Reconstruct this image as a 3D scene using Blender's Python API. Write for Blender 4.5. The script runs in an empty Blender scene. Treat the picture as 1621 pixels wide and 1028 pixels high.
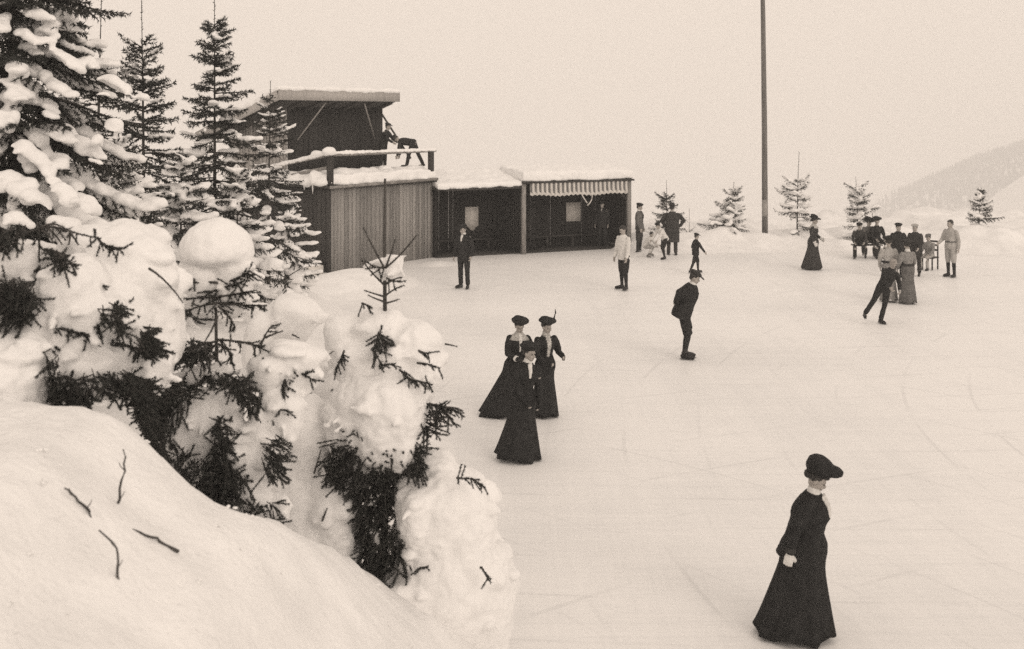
import bpy, math, random
import numpy as np
from mathutils import Vector, Matrix, noise

S = bpy.context.scene
R = math.radians

# ------------------------------------------------------------------ camera, sky, sun, exposure
F, CX, HZ, CH = 1801.0, 810.5, 185.0, 4.95      # focal length, centre and eye level in photo pixels, eye height in metres
cam_d = bpy.data.cameras.new('camera')
cam = bpy.data.objects.new('camera', cam_d)
S.collection.objects.link(cam)
cam.location = (0, 0, CH)
cam.rotation_euler = (R(90), 0, 0)
cam_d.sensor_width = 36.0
cam_d.lens = 36.0 * F / 1621.0
cam_d.shift_y = -(514.0 - HZ) / 1621.0
cam_d.clip_start = 0.1
cam_d.clip_end = 30000
cam_d.dof.use_dof = True
cam_d.dof.focus_distance = 20.0
cam_d.dof.aperture_fstop = 2.4
S.camera = cam

SUN_EL, SUN_AZ = R(24), R(146)                  # azimuth clockwise from +Y: behind the camera, to its right
w = bpy.data.worlds.new('World')
S.world = w
w.use_nodes = True
nt = w.node_tree
bg = nt.nodes['Background']
sky = nt.nodes.new('ShaderNodeTexSky')
sky.sky_type = 'NISHITA'
sky.sun_disc = False
sky.sun_elevation = SUN_EL
sky.sun_rotation = SUN_AZ
sky.dust_density = 4.0
bw = nt.nodes.new('ShaderNodeRGBToBW')
nt.links.new(sky.outputs[0], bw.inputs[0])
veil = nt.nodes.new('ShaderNodeMix')            # even cloud cover over most of the sky
veil.data_type = 'FLOAT'
veil.inputs[0].default_value = 0.88
nt.links.new(bw.outputs[0], veil.inputs[2])
veil.inputs[3].default_value = 6.95
tint = nt.nodes.new('ShaderNodeMix')
tint.data_type = 'RGBA'
tint.blend_type = 'MULTIPLY'
tint.inputs[0].default_value = 1.0
nt.links.new(veil.outputs[0], tint.inputs[6])
tint.inputs[7].default_value = (1.0, 0.868, 0.752, 1)
nt.links.new(tint.outputs[2], bg.inputs[0])
bg.inputs[1].default_value = 0.10

sl = bpy.data.lights.new('sun', 'SUN')
sl.energy = 0.9
sl.angle = R(28)
sl.color = (1.0, 0.87, 0.755)
so = bpy.data.objects.new('sun', sl)
S.collection.objects.link(so)
sd = Vector((math.sin(SUN_AZ) * math.cos(SUN_EL), math.cos(SUN_AZ) * math.cos(SUN_EL), math.sin(SUN_EL)))
so.rotation_euler = (-sd).to_track_quat('-Z', 'Y').to_euler()
so.location = sd * 60

S.view_settings.view_transform = 'Standard'
S.view_settings.look = 'None'
S.view_settings.exposure = 0.35
S.view_settings.gamma = 1.0
S.render.engine = 'CYCLES'
S.cycles.max_bounces = 8
S.cycles.diffuse_bounces = 4
S.cycles.volume_bounces = 8
S.cycles.use_denoising = False                    # keeps a little grain, as in the print
S.cycles.transparent_max_bounces = 6

def at(px, py, Y):                               # the point a metres ahead that the photo shows at px, py
    return np.array([(px - CX) * Y / F, Y, CH - (py - HZ) * Y / F])
def spot(px, py, z=0.0):                         # the point of a level at height z
    Y = (CH - z) * F / (py - HZ)
    return np.array([(px - CX) * Y / F, Y, z])

# ------------------------------------------------------------------ mesh helpers
def _ico(sub):
    import bmesh
    bm = bmesh.new()
    bmesh.ops.create_icosphere(bm, subdivisions=sub, radius=1.0)
    v = np.array([x.co[:] for x in bm.verts])
    bm.verts.index_update()
    f = np.array([[x.index for x in fc.verts] for fc in bm.faces])
    bm.free()
    return v, f
ICO = {1: _ico(1), 2: _ico(2), 3: _ico(3)}
def nrm(a):
    a = np.asarray(a, float)
    return a / (np.linalg.norm(a) + 1e-12)
def frame(d, up=(0, 0, 1)):                      # columns: along, side, up
    x = nrm(d)
    u = np.asarray(up, float)
    if abs(np.dot(x, u)) > 0.98: u = np.array([0, 1.0, 0])
    y = nrm(np.cross(u, x))
    return np.stack([x, y, np.cross(x, y)], 1)
def rotx(a): c, s = math.cos(a), math.sin(a); return np.array([[1, 0, 0], [0, c, -s], [0, s, c]])
def roty(a): c, s = math.cos(a), math.sin(a); return np.array([[c, 0, s], [0, 1, 0], [-s, 0, c]])
def rotz(a): c, s = math.cos(a), math.sin(a); return np.array([[c, -s, 0], [s, c, 0], [0, 0, 1]])

ORG = {}                                          # where each thing's origin stands
class M:
    def __init__(self):
        self.v, self.f, self.m, self.n = [], [], [], 0
    def add(self, v, f, mat=0):
        v = np.asarray(v, float).reshape(-1, 3)
        f = np.atleast_2d(np.asarray(f, int)) + self.n
        self.v.append(v); self.f.append(f); self.m.append(np.full(len(f), mat)); self.n += len(v)
    def ell(self, c, r, Rm=None, flat=1.0, sub=2, mat=0):
        v, f = ICO[sub]
        v = v.copy()
        if flat != 1.0: v[:, 2] = np.where(v[:, 2] < 0, v[:, 2] * flat, v[:, 2])
        v = v * np.asarray(r if np.ndim(r) else (r, r, r), float)
        if Rm is not None: v = v @ np.asarray(Rm).T
        self.add(v + np.asarray(c), f, mat)
    def tube(self, pts, rad, k=8, mat=0):
        pts = np.asarray(pts, float)
        n = len(pts)
        rad = np.full(n, rad) if np.ndim(rad) == 0 else np.asarray(rad, float)
        tg = np.gradient(pts, axis=0)
        ang = np.linspace(0, 2 * np.pi, k, endpoint=False)
        rings = []
        for i in range(n):
            fr = frame(tg[i])
            rings.append(pts[i] + rad[i] * (np.cos(ang)[:, None] * fr[:, 1] + np.sin(ang)[:, None] * fr[:, 2]))
        self.loft(rings, mat)
    def loft(self, rings, mat=0, cap=True):
        k, n = len(rings[0]), len(rings)
        V = np.concatenate(rings)
        i = np.arange(k); j = (i + 1) % k
        fs = [np.stack([a * k + i, a * k + j, (a + 1) * k + j, (a + 1) * k + i], 1) for a in range(n - 1)]
        base = self.n
        self.add(V, np.concatenate(fs), mat)
        if cap:
            for ring, flip in ((0, True), (n - 1, False)):
                idx = base + ring * k + (i[::-1] if flip else i)
                self.f.append(idx.reshape(1, -1)); self.m.append(np.array([mat]))
    def limb(self, pts, rad, k=12, mat=0):       # rounded tapering chain
        self.tube(pts, rad, k, mat)
        for p, r in zip(pts, rad): self.ell(p, r * 0.995, mat=mat)
    def box(self, c, h, Rm=None, mat=0):
        v = np.array([[x, y, z] for z in (-1, 1) for y in (-1, 1) for x in (-1, 1)], float) * np.asarray(h)
        if Rm is not None: v = v @ np.asarray(Rm).T
        self.add(v + np.asarray(c), [[0, 2, 3, 1], [4, 5, 7, 6], [0, 1, 5, 4], [2, 6, 7, 3], [0, 4, 6, 2], [1, 3, 7, 5]], mat)
    def tris(self, t, mat=0):
        t = np.asarray(t, float).reshape(-1, 3)
        self.add(t, np.arange(len(t)).reshape(-1, 3), mat)
    def build(self, name, mats, parent=None, smooth=False):
        me = bpy.data.meshes.new(name)
        V = np.concatenate(self.v)
        if parent is not None: V = V - ORG.get(parent.name, np.zeros(3))
        loops = np.concatenate([f.ravel() for f in self.f])
        tot = np.concatenate([np.full(len(f), f.shape[1]) for f in self.f])
        st = np.concatenate([[0], np.cumsum(tot)[:-1]])
        me.vertices.add(len(V)); me.vertices.foreach_set('co', V.ravel())
        me.loops.add(len(loops)); me.loops.foreach_set('vertex_index', loops.astype(np.int32))
        me.polygons.add(len(tot))
        me.polygons.foreach_set('loop_start', st.astype(np.int32))
        me.polygons.foreach_set('loop_total', tot.astype(np.int32))
        me.polygons.foreach_set('material_index', np.concatenate(self.m).astype(np.int32))
        if smooth: me.polygons.foreach_set('use_smooth', np.ones(len(tot), bool))
        me.update(calc_edges=True)
        for x in (mats if isinstance(mats, (list, tuple)) else [mats]): me.materials.append(x)
        o = bpy.data.objects.new(name, me)
        S.collection.objects.link(o)
        if parent is not None:
            o.parent = parent
            ORG[o.name] = ORG.get(parent.name, np.zeros(3))
        return o

def remesh(o, voxel, smooth=2, lump=0.0, scale=3.0, seed=0.0):   # weld overlapping pieces into one continuous skin
    md = o.modifiers.new('weld', 'REMESH'); md.mode = 'VOXEL'; md.voxel_size = voxel; md.use_smooth_shade = True
    if smooth:
        sm = o.modifiers.new('soften', 'SMOOTH'); sm.factor = 0.6; sm.iterations = smooth
    dg = bpy.context.evaluated_depsgraph_get()
    me = bpy.data.meshes.new_from_object(o.evaluated_get(dg))
    old = o.data
    o.modifiers.clear()
    mats = [m for m in old.materials]
    me.name = old.name
    o.data = me
    me.materials.clear()
    for m in mats[:1]: me.materials.append(m)
    bpy.data.meshes.remove(old)
    me.polygons.foreach_set('use_smooth', np.ones(len(me.polygons), bool))
    me.polygons.foreach_set('material_index', np.zeros(len(me.polygons), np.int32))
    if lump:
        n = len(me.vertices)
        co = np.empty(n * 3); me.vertices.foreach_get('co', co); co = co.reshape(-1, 3)
        no = np.empty(n * 3); me.vertices.foreach_get('normal', no); no = no.reshape(-1, 3)
        d = np.array([noise.noise((p[0] * scale + seed, p[1] * scale, p[2] * scale)) + 0.5 * noise.noise((p[0] * scale * 2.7, p[1] * scale * 2.7 + seed, p[2] * scale * 2.7)) for p in co])
        d2 = np.array([noise.noise((p[0] * scale * 7 + seed, p[1] * scale * 7, p[2] * scale * 7)) for p in co])
        co = co + no * (d * lump + d2 * lump * .12)[:, None]
        me.vertices.foreach_set('co', co.ravel())
    me.update()
    return o

def tag(o, label=None, cat=None, group=None, kind=None):
    if label: o['label'] = label
    if cat: o['category'] = cat
    if group: o['group'] = group
    if kind: o['kind'] = kind
    return o
def thing(name, loc, label, cat, group=None):
    o = bpy.data.objects.new(name, None)
    o.empty_display_size = 0.2
    S.collection.objects.link(o)
    o.location = Vector(loc)
    ORG[o.name] = np.array(loc, float)
    return tag(o, label, cat, group)

# ------------------------------------------------------------------ materials
def mat(name, col, rough=0.8, var=0.25, scale=8.0, bump=0.2, bscale=60.0, island=0.0, stretch=(1, 1, 1), spec=0.3, col2=None):
    m = bpy.data.materials.new(name)
    m.use_nodes = True
    n, l = m.node_tree.nodes, m.node_tree.links
    b = n['Principled BSDF']
    b.inputs['Roughness'].default_value = rough
    b.inputs['Specular IOR Level'].default_value = spec
    tc = n.new('ShaderNodeTexCoord')
    mp = n.new('ShaderNodeMapping'); mp.inputs['Scale'].default_value = stretch
    l.new(tc.outputs['Object'], mp.inputs[0])
    nz = n.new('ShaderNodeTexNoise'); nz.inputs['Scale'].default_value = scale; nz.inputs['Detail'].default_value = 6
    l.new(mp.outputs[0], nz.inputs['Vector'])
    mr = n.new('ShaderNodeMapRange')
    mr.inputs[1].default_value = 0.3; mr.inputs[2].default_value = 0.7
    l.new(nz.outputs[0], mr.inputs[0])
    fac = mr.outputs[0]
    if island:
        ge = n.new('ShaderNodeNewGeometry')
        mx = n.new('ShaderNodeMix'); mx.data_type = 'FLOAT'; mx.inputs[0].default_value = island
        l.new(fac, mx.inputs[2]); l.new(ge.outputs['Random Per Island'], mx.inputs[3])
        fac = mx.outputs[0]
    cm = n.new('ShaderNodeMix'); cm.data_type = 'RGBA'
    c = np.array(col)
    c2 = np.array(col2) if col2 is not None else c * (1 + var)
    cm.inputs[6].default_value = (*np.clip(c * (1 - var), 0, 1), 1)
    cm.inputs[7].default_value = (*np.clip(c2, 0, 1), 1)
    l.new(fac, cm.inputs[0])
    l.new(cm.outputs[2], b.inputs['Base Color'])
    if bump:
        n2 = n.new('ShaderNodeTexNoise'); n2.inputs['Scale'].default_value = bscale; n2.inputs['Detail'].default_value = 4
        l.new(mp.outputs[0], n2.inputs['Vector'])
        bp = n.new('ShaderNodeBump'); bp.inputs['Strength'].default_value = bump; bp.inputs['Distance'].default_value = 0.02
        l.new(n2.outputs[0], bp.inputs['Height'])
        l.new(bp.outputs[0], b.inputs['Normal'])
    return m

SNOW = mat('snow', (0.87, 0.865, 0.86), 0.65, 0.03, 3.5, 0.3, 70)
GROUND = mat('ground_snow', (0.85, 0.845, 0.84), 0.7, 0.07, 2.2, 0.8, 20)
NEEDLE = mat('spruce_needles', (0.034, 0.036, 0.033), 0.75, 0.45, 3.0, 0)
BARK = mat('bark', (0.07, 0.066, 0.062), 0.9, 0.4, 12, 0.6, 50, stretch=(1, 1, 0.25))
PLANK = mat('weathered_planks', (0.25, 0.242, 0.232), 0.85, 0.5, 6, 0.5, 40, island=0.55, stretch=(6, 6, 0.35))
PLANKD = mat('dark_planks', (0.045, 0.043, 0.041), 0.85, 0.45, 6, 0.5, 40, island=0.5, stretch=(6, 6, 0.35))
DARKIN = mat('near_black_boards', (0.028, 0.027, 0.026), 0.9, 0.4, 5, 0.4, 30, island=0.4, stretch=(3, 3, 0.4))  # near-black tone carries the shade inside the open shelters
TIMBER = mat('grey_timber', (0.24, 0.23, 0.22), 0.85, 0.35, 8, 0.4, 40, stretch=(1, 1, 0.3))
SIDING = mat('pale_siding', (0.40, 0.385, 0.37), 0.85, 0.3, 8, 0.4, 40, island=0.4, stretch=(6, 6, 0.3))
POLEW = mat('pole_timber', (0.15, 0.144, 0.138), 0.85, 0.35, 6, 0.4, 30, stretch=(2, 2, 0.15))
PALEBAND = mat('pale_band', (0.30, 0.29, 0.275), 0.8, 0.2, 6, 0.3, 30)
PAPER = mat('notice_paper', (0.74, 0.71, 0.67), 0.85, 0.12, 9, 0.1, 30)
CLOTHW = mat('white_canvas', (0.62, 0.60, 0.57), 0.85, 0.1, 6, 0.2, 60)
CLOTHG = mat('grey_canvas', (0.19, 0.185, 0.18), 0.85, 0.15, 6, 0.2, 60)
SKIN = mat('skin', (0.36, 0.335, 0.31), 0.6, 0.08, 12, 0.0)
HAIR = mat('hair', (0.035, 0.033, 0.031), 0.6, 0.3, 30, 0.4, 80)
HAIRF = mat('fair_hair', (0.30, 0.28, 0.26), 0.6, 0.2, 30, 0.4, 80)
BLACK = mat('black_wool', (0.026, 0.026, 0.026), 0.9, 0.25, 10, 0.3, 90, spec=0.15)
CHAR = mat('charcoal_wool', (0.045, 0.044, 0.043), 0.9, 0.3, 10, 0.3, 90, spec=0.15)
GREY = mat('grey_wool', (0.13, 0.127, 0.124), 0.9, 0.25, 10, 0.3, 90, spec=0.15)
MIDG = mat('mid_grey_cloth', (0.24, 0.235, 0.228), 0.9, 0.2, 10, 0.3, 90, spec=0.15)
LIGHT = mat('pale_grey_wool', (0.40, 0.39, 0.375), 0.9, 0.15, 10, 0.3, 90, spec=0.15)
WHITE = mat('white_cloth', (0.66, 0.65, 0.63), 0.85, 0.12, 14, 0.2, 90, spec=0.15)
LACE = mat('lace', (0.46, 0.45, 0.43), 0.85, 0.5, 45, 0.3, 90, spec=0.15)
LEATH = mat('black_leather', (0.022, 0.021, 0.021), 0.45, 0.2, 20, 0.1, 60)
STEEL = mat('skate_steel', (0.35, 0.35, 0.35), 0.35, 0.1, 20, 0, spec=0.5)
STEEL.node_tree.nodes['Principled BSDF'].inputs['Metallic'].default_value = 0.8
EYE = mat('eye_dark', (0.02, 0.02, 0.02), 0.3, 0.1, 5, 0)
LIP = mat('lips', (0.17, 0.15, 0.14), 0.6, 0.1, 5, 0)

def ice_material():
    m = bpy.data.materials.new('skated_ice')
    m.use_nodes = True
    n, l = m.node_tree.nodes, m.node_tree.links
    b = n['Principled BSDF']
    b.inputs['Roughness'].default_value = 0.5
    b.inputs['Specular IOR Level'].default_value = 0.35
    tc = n.new('ShaderNodeTexCoord')
    def nz(scale, st, rot=0.0, det=6):
        mp = n.new('ShaderNodeMapping'); mp.inputs['Scale'].default_value = st; mp.inputs['Rotation'].default_value = (0, 0, rot)
        l.new(tc.outputs['Object'], mp.inputs[0])
        t = n.new('ShaderNodeTexNoise'); t.inputs['Scale'].default_value = scale; t.inputs['Detail'].default_value = det
        l.new(mp.outputs[0], t.inputs['Vector'])
        return t.outputs[0]
    def mixf(a, c, f):
        x = n.new('ShaderNodeMix'); x.data_type = 'FLOAT'; x.inputs[0].default_value = f
        l.new(a, x.inputs[2]); l.new(c, x.inputs[3]); return x.outputs[0]
    big = nz(0.16, (1, 1, 1), 0.0, 4)
    s1 = nz(1.6, (0.12, 2.2, 1), 0.45)
    s2 = nz(1.5, (2.0, 0.10, 1), 0.75)
    fine = nz(14, (0.25, 2.0, 1), -0.3)
    sc1 = nz(9, (0.05, 3.0, 1), 0.35, 3); sc2 = nz(8, (2.6, 0.05, 1), 0.2, 3); sc3 = nz(7, (0.06, 2.6, 1), -0.8, 3)
    a = mixf(mixf(big, mixf(s1, s2, 0.5), 0.35), mixf(fine, mixf(sc1, mixf(sc2, sc3, 0.5), 0.66), 0.7), 0.42)
    cr = n.new('ShaderNodeValToRGB')
    cr.color_ramp.elements[0].position = 0.38; cr.color_ramp.elements[0].color = (0.75, 0.75, 0.75, 1)
    cr.color_ramp.elements[1].position = 0.54; cr.color_ramp.elements[1].color = (0.89, 0.885, 0.88, 1)
    l.new(a, cr.inputs[0])
    last = cr.outputs[0]
    for k, (cx_, cy_, sc_, dist_) in enumerate(((-9, 4, .33, 3.0), (22, 16, .27, 4.0), (5, 52, .30, 3.5), (14, -7, .24, 2.5))):   # curved cuts left by skates
        mp = n.new('ShaderNodeMapping'); mp.inputs['Location'].default_value = (-cx_, -cy_, 0)
        l.new(tc.outputs['Object'], mp.inputs[0])
        wv = n.new('ShaderNodeTexWave'); wv.wave_type = 'RINGS'; wv.rings_direction = 'Z'; wv.wave_profile = 'SIN'
        wv.inputs['Scale'].default_value = sc_; wv.inputs['Distortion'].default_value = dist_; wv.inputs['Detail'].default_value = 1.5; wv.inputs['Detail Scale'].default_value = 0.12
        l.new(mp.outputs[0], wv.inputs['Vector'])
        ln = n.new('ShaderNodeMapRange'); ln.inputs[1].default_value = 0.990; ln.inputs[2].default_value = 0.998
        l.new(wv.outputs['Fac'], ln.inputs[0])
        mk = n.new('ShaderNodeMapRange'); mk.inputs[1].default_value = 0.48; mk.inputs[2].default_value = 0.62
        l.new(nz(0.35 + .1 * k, (1, 1, 1), k * 1.1, 3), mk.inputs[0])
        mm = n.new('ShaderNodeMath'); mm.operation = 'MULTIPLY'
        l.new(ln.outputs[0], mm.inputs[0]); l.new(mk.outputs[0], mm.inputs[1])
        m2 = n.new('ShaderNodeMath'); m2.operation = 'MULTIPLY'; m2.inputs[1].default_value = 0.17
        l.new(mm.outputs[0], m2.inputs[0])
        mx = n.new('ShaderNodeMix'); mx.data_type = 'RGBA'
        l.new(m2.outputs[0], mx.inputs[0]); l.new(last, mx.inputs[6]); mx.inputs[7].default_value = (0.40, 0.40, 0.40, 1)
        last = mx.outputs[2]
    l.new(last, b.inputs['Base Color'])
    bp = n.new('ShaderNodeBump'); bp.inputs['Strength'].default_value = 0.08; bp.inputs['Distance'].default_value = 0.01
    l.new(mixf(s1, fine, 0.5), bp.inputs['Height']); l.new(bp.outputs[0], b.inputs['Normal'])
    return m
ICE = ice_material()

# ------------------------------------------------------------------ ground
def sstep(a, b, x):
    t = np.clip((x - a) / (b - a), 0, 1)
    return t * t * (3 - 2 * t)
def smax(a, b, k=0.35):
    h = np.clip(0.5 + 0.5 * (a - b) / k, 0, 1)
    return b * (1 - h) + a * h + k * h * (1 - h)
def fbm(x, y, sc, seed=0.0):                      # cheap smooth value noise for arrays
    rs = np.random.RandomState(int(seed * 10) + 7)
    z = 0
    for k in range(7):
        a = rs.uniform(0, 2 * np.pi); f = sc * rs.uniform(0.6, 2.2); p = rs.uniform(0, 6.28)
        z = z + np.sin((x * math.cos(a) + y * math.sin(a)) * f + p + 1.3 * np.sin((y * math.cos(a) - x * math.sin(a)) * f * 0.7 + p * 2)) / 7
    return z
def foot_x(Y): return np.interp(Y, [0, 10, 14, 20, 24, 30, 36, 40, 50], [0.4, 0.0, -0.25, -1.3, -2.2, -4.6, -7.6, -9.2, -10])
def ground_z(X, Y):
    X = np.asarray(X, float); Y = np.asarray(Y, float)
    s = foot_x(Y) - X
    bank = 0.62 * np.clip(s, 0, None)
    bank = 2.3 * (1 - np.exp(-bank / 2.3 * 1.25)) + 0.02 * np.clip(s - 5, 0, 30)
    bank = bank * (1 - 0.25 * sstep(26, 38, Y)) + 0.10 * fbm(X, Y, 1.6, 1) * sstep(0.1, 1.2, s)
    ridge = np.interp(X, [-30, -6, -3.24, -2.62, -2.42, -2.32, -2.22, -2.1, -1.84, -1.54, -1.24, -1.0, -0.68, -0.44, 0, 0.5, 1.2],
                      [3.9, 3.4, 3.10, 3.07, 3.0, 2.9, 2.79, 2.68, 2.5, 2.28, 1.92, 1.56, 1.22, 0.95, 0.65, 0.3, -0.1])
    ridge = 0.5 * ridge + 0.25 * np.interp(X - .12, [-6, -3.24, -2.62, -2.42, -2.32, -2.22, -2.1, -1.84, -1.54, -1.24, -1.0, -0.68, -0.44, 0, 0.5, 1.2], [3.4, 3.10, 3.07, 3.0, 2.9, 2.79, 2.68, 2.5, 2.28, 1.92, 1.56, 1.22, 0.95, 0.65, 0.3, -0.1]) \
        + 0.25 * np.interp(X + .12, [-6, -3.24, -2.62, -2.42, -2.32, -2.22, -2.1, -1.84, -1.54, -1.24, -1.0, -0.68, -0.44, 0, 0.5, 1.2], [3.4, 3.10, 3.07, 3.0, 2.9, 2.79, 2.68, 2.5, 2.28, 1.92, 1.56, 1.22, 0.95, 0.65, 0.3, -0.1])
    ridge = (ridge + 0.23 * sstep(-0.2, -0.8, X)) * (1 - sstep(6.9, 9.8 + 3.2 * sstep(-2.0, -1.2, X) - 2.6 * sstep(-.5, .3, X), Y)) + 0.03 * fbm(X, Y, 1.9, 2)
    ridge = ridge + sstep(12, 9, Y) * (0.05 * fbm(X, Y, 5.0, 8) + 0.04 * fbm(X, Y, 13.0, 9) - 0.05 * np.clip(fbm(X, Y, 3.3, 10) - 0.28, 0, 1))
    stand = 3.3 * (1 - sstep(2.0, 6.5, Y + 0.25 * np.clip(X, -2, 9)))
    z = smax(bank, ridge, 0.25)
    z = smax(z, stand, 0.3)
    far = 0.58 * sstep(40.0, 43.2, Y + 0.5 * np.sin(X * 0.45) + 0.02 * np.abs(X - 10)) * sstep(3.0, 5.5, X) * (1 + 0.65 * fbm(X, Y, 0.9, 3) + 0.5 * fbm(X, Y, 3.1, 4))
    far = far + 0.30 * sstep(15, 19, X) * sstep(39.5, 42.5, Y)
    right = 1.2 * sstep(40, 46, X)
    mound = 0.42 * np.exp(-((X + 4.4) / 1.0) ** 2 - ((Y - 33.6) / 1.6) ** 2) + 0.25 * np.exp(-((X + 5.6) / 1.1) ** 2 - ((Y - 33.0) / 1.8) ** 2) \
        + 0.12 * np.exp(-((X + 2.5) / 0.6) ** 2 - ((Y - 38.2) / 0.7) ** 2)
    z = smax(z, far + right, 0.06) + mound
    z = z - 0.14
    # beyond the terrace of the rink the mountainside drops into the valley
    drop = np.clip(Y - 50 - 0.04 * np.abs(X), 0, None)
    vall = 165 * (1 - np.exp(-drop / 170.0))
    z = z - vall
    side = np.clip(np.abs(X - 5) - 60, 0, None)
    z = z + np.where(X < 0, 0.25, -0.30) * np.clip(side, 0, 160) * sstep(60, 0, drop)
    # snowy shoulder and wooded mountain on the right, far range across the valley
    dx, dy = X - 420, Y - 760
    z = z + 150 * np.exp(-(dx / 150) ** 2 - (dy / 240) ** 2) * (1 + 0.05 * fbm(X, Y, 0.02, 5))
    hill = np.interp(X, [560, 612, 670, 728, 787, 900, 1150, 2000], [0, 13, 54, 84, 112, 152, 200, 220]) * np.exp(-((Y - 1750) / 420.0) ** 2)
    z = z + hill * (1 + 0.08 * fbm(X, Y, 0.03, 6))
    z = z + 420 * sstep(3600, 6500, np.hypot(X, Y))
    return z
def gz(x, y): return float(ground_z(np.array([x]), np.array([y]))[0])

def axis(segs):
    out = []
    for a, b, st in segs: out += list(np.arange(a, b, st))
    return np.array(out)
far_pos = np.cumsum(np.concatenate([[0], 3.0 * 1.16 ** np.arange(40)]))
xs = np.concatenate([-(far_pos[far_pos < 6900][::-1]) - 24.1, axis([(-24, -9, 0.4), (-9, 3, 0.075), (3, 22, 0.3), (22, 60, 1.2)]), far_pos[far_pos < 1300] + 60])
xs = np.unique(np.concatenate([xs, np.arange(240, 1300, 20), np.arange(1300, 7000, 250)]))
ys = np.unique(np.concatenate([-(far_pos[far_pos < 400][::-1]) - 6.1, axis([(-6, 2, 0.4), (2, 13, 0.075), (13, 38, 0.3), (38, 49, 0.14), (49, 62, 0.8)]), far_pos[far_pos < 1200] + 62, np.arange(1000, 2600, 25), np.arange(2600, 7000, 200)]))
XX, YY = np.meshgrid(xs, ys)
ZZ = ground_z(XX, YY)
g = M()
nx, ny = len(xs), len(ys)
ii = (np.arange(ny - 1)[:, None] * nx + np.arange(nx - 1)[None, :]).ravel()
g.add(np.stack([XX.ravel(), YY.ravel(), ZZ.ravel()], 1), np.stack([ii, ii + 1, ii + nx + 1, ii + nx], 1))
tag(g.build('snowy_ground', GROUND, smooth=True), 'white snow covered ground and banks round the rink', kind='structure')

g = M()
ix = np.arange(-16, 46, 0.8); iy = np.arange(8.6, 47.6, 0.8)
XX, YY = np.meshgrid(ix, iy)
nx, ny = len(ix), len(iy)
ii = (np.arange(ny - 1)[:, None] * nx + np.arange(nx - 1)[None, :]).ravel()
g.add(np.stack([XX.ravel(), YY.ravel(), 0 * XX.ravel()], 1), np.stack([ii, ii + 1, ii + nx + 1, ii + nx], 1))
tag(g.build('ice_rink', ICE), 'white scratched ice of the skating rink', kind='structure')

# far woods on the mountain across the valley: one mass
rs = np.random.RandomState(5)
g = M()
cnt = 0
while cnt < 9000:
    x, y = rs.uniform(580, 1150), rs.uniform(1350, 1950)
    if rs.rand() > 0.5 + 0.5 * math.sin(x * 0.021 + y * 0.013) * math.sin(y * 0.017 - x * 0.006) + 0.35: continue
    h = rs.uniform(6, 12); r = h * 0.22
    z = gz(x, y)
    if z < -156: continue
    a = np.linspace(0, 2 * np.pi, 6, endpoint=False) + rs.rand()
    ring = np.stack([x + r * np.cos(a), y + r * np.sin(a), np.full(6, z - 0.5)], 1)
    v = np.concatenate([ring, [[x, y, z + h]]])
    g.add(v, [[k, (k + 1) % 6, 6] for k in range(6)])
    cnt += 1
tag(g.build('far_woods', NEEDLE), 'hazy grey woods on the far mountainside', kind='stuff')

# ------------------------------------------------------------------ wooden hut with roof terrace
O = np.array([-5.82, 36.1, 0.0])
UA = nrm([0.61, 0.793, 0]); UN = np.array([-UA[1], UA[0], 0])       # along the front, into the hut
RA = np.stack([UA, UN, [0, 0, 1]], 1)
def hp(a, i, z): return O + UA * a + UN * i + np.array([0, 0, z])
def boards(m, o, d, length, z0, z1, out, wdt=0.16, th=0.025, seed=1, zt=None):    # a run of upright boards
    rs = np.random.RandomState(seed)
    x = 0.0
    fr = frame(d)
    while x < length - 0.02:
        ww = min(wdt * rs.uniform(0.75, 1.25), length - x)
        top = z1 if zt is None else z1 + (zt - z1) * (x + ww / 2) / length
        t = th * rs.uniform(0.8, 1.6)
        lo = z0 - rs.uniform(0, 0.05)
        c = o + np.asarray(d) * (x + ww / 2) + np.asarray(out) * t / 2 + np.array([0, 0, (lo + top) / 2])
        m.box(c, (ww / 2 - 0.006, t / 2, (top - lo) / 2), fr)
        x += ww
LA, HW = 4.92, 2.66
hut = thing('wooden_hut', O, 'wooden two level skating hut with a snowy railed terrace and a flat roofed upper room', 'hut')
def snow_slab(name, parent, corners, thick, voxel=0.06, seed=0, lump=0.07, extra=()):
    # corners: four points of the surface it lies on, in order round
    m = M()
    c = np.array(corners)
    m.add(np.concatenate([c - [0, 0, 0.02], c + [0, 0, thick]]), [[3, 2, 1, 0], [4, 5, 6, 7], [0, 1, 5, 4], [1, 2, 6, 5], [2, 3, 7, 6], [3, 0, 4, 7]])
    for e in extra: m.ell(*e)
    o = m.build(name, SNOW, parent, True)
    return remesh(o, voxel, 5, lump, 2.2, seed)

m = M(); boards(m, hp(0.03, 0, 0), UA, LA - 0.03, -0.12, HW, -UN, 0.17, seed=3)
m.build('front_wall', PLANK, hut)
m = M(); boards(m, hp(0, 4.4, 0), -UN, 4.4, -0.12, HW, -UA, 0.2, seed=4)
m.build('side_wall', PLANKD, hut)  # shade on this side is put into the darker plank colour
m = M(); boards(m, hp(LA + 0.03, 0.0, 0), UN, 4.4, -0.12, HW, UA, 0.2, seed=5)
m.build('end_wall', DARKIN, hut)
m = M(); m.box(hp(-.02, -.02, 1.25), (0.055, 0.055, 1.38), RA); m.build('corner_post', PLANKD, hut)
m = M(); m.box(hp(LA / 2, 2.2, HW + 0.05), (LA / 2 + 0.12, 2.35, 0.045), RA)
m.build('terrace_deck', PLANKD, hut)
m = M(); m.tube([hp(-0.1, -0.16, HW + 0.05), hp(LA + 0.12, -0.16, HW + 0.1)], 0.05, 8)
m.build('eaves_pole', TIMBER, hut)
rs = np.random.RandomState(8)
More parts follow.
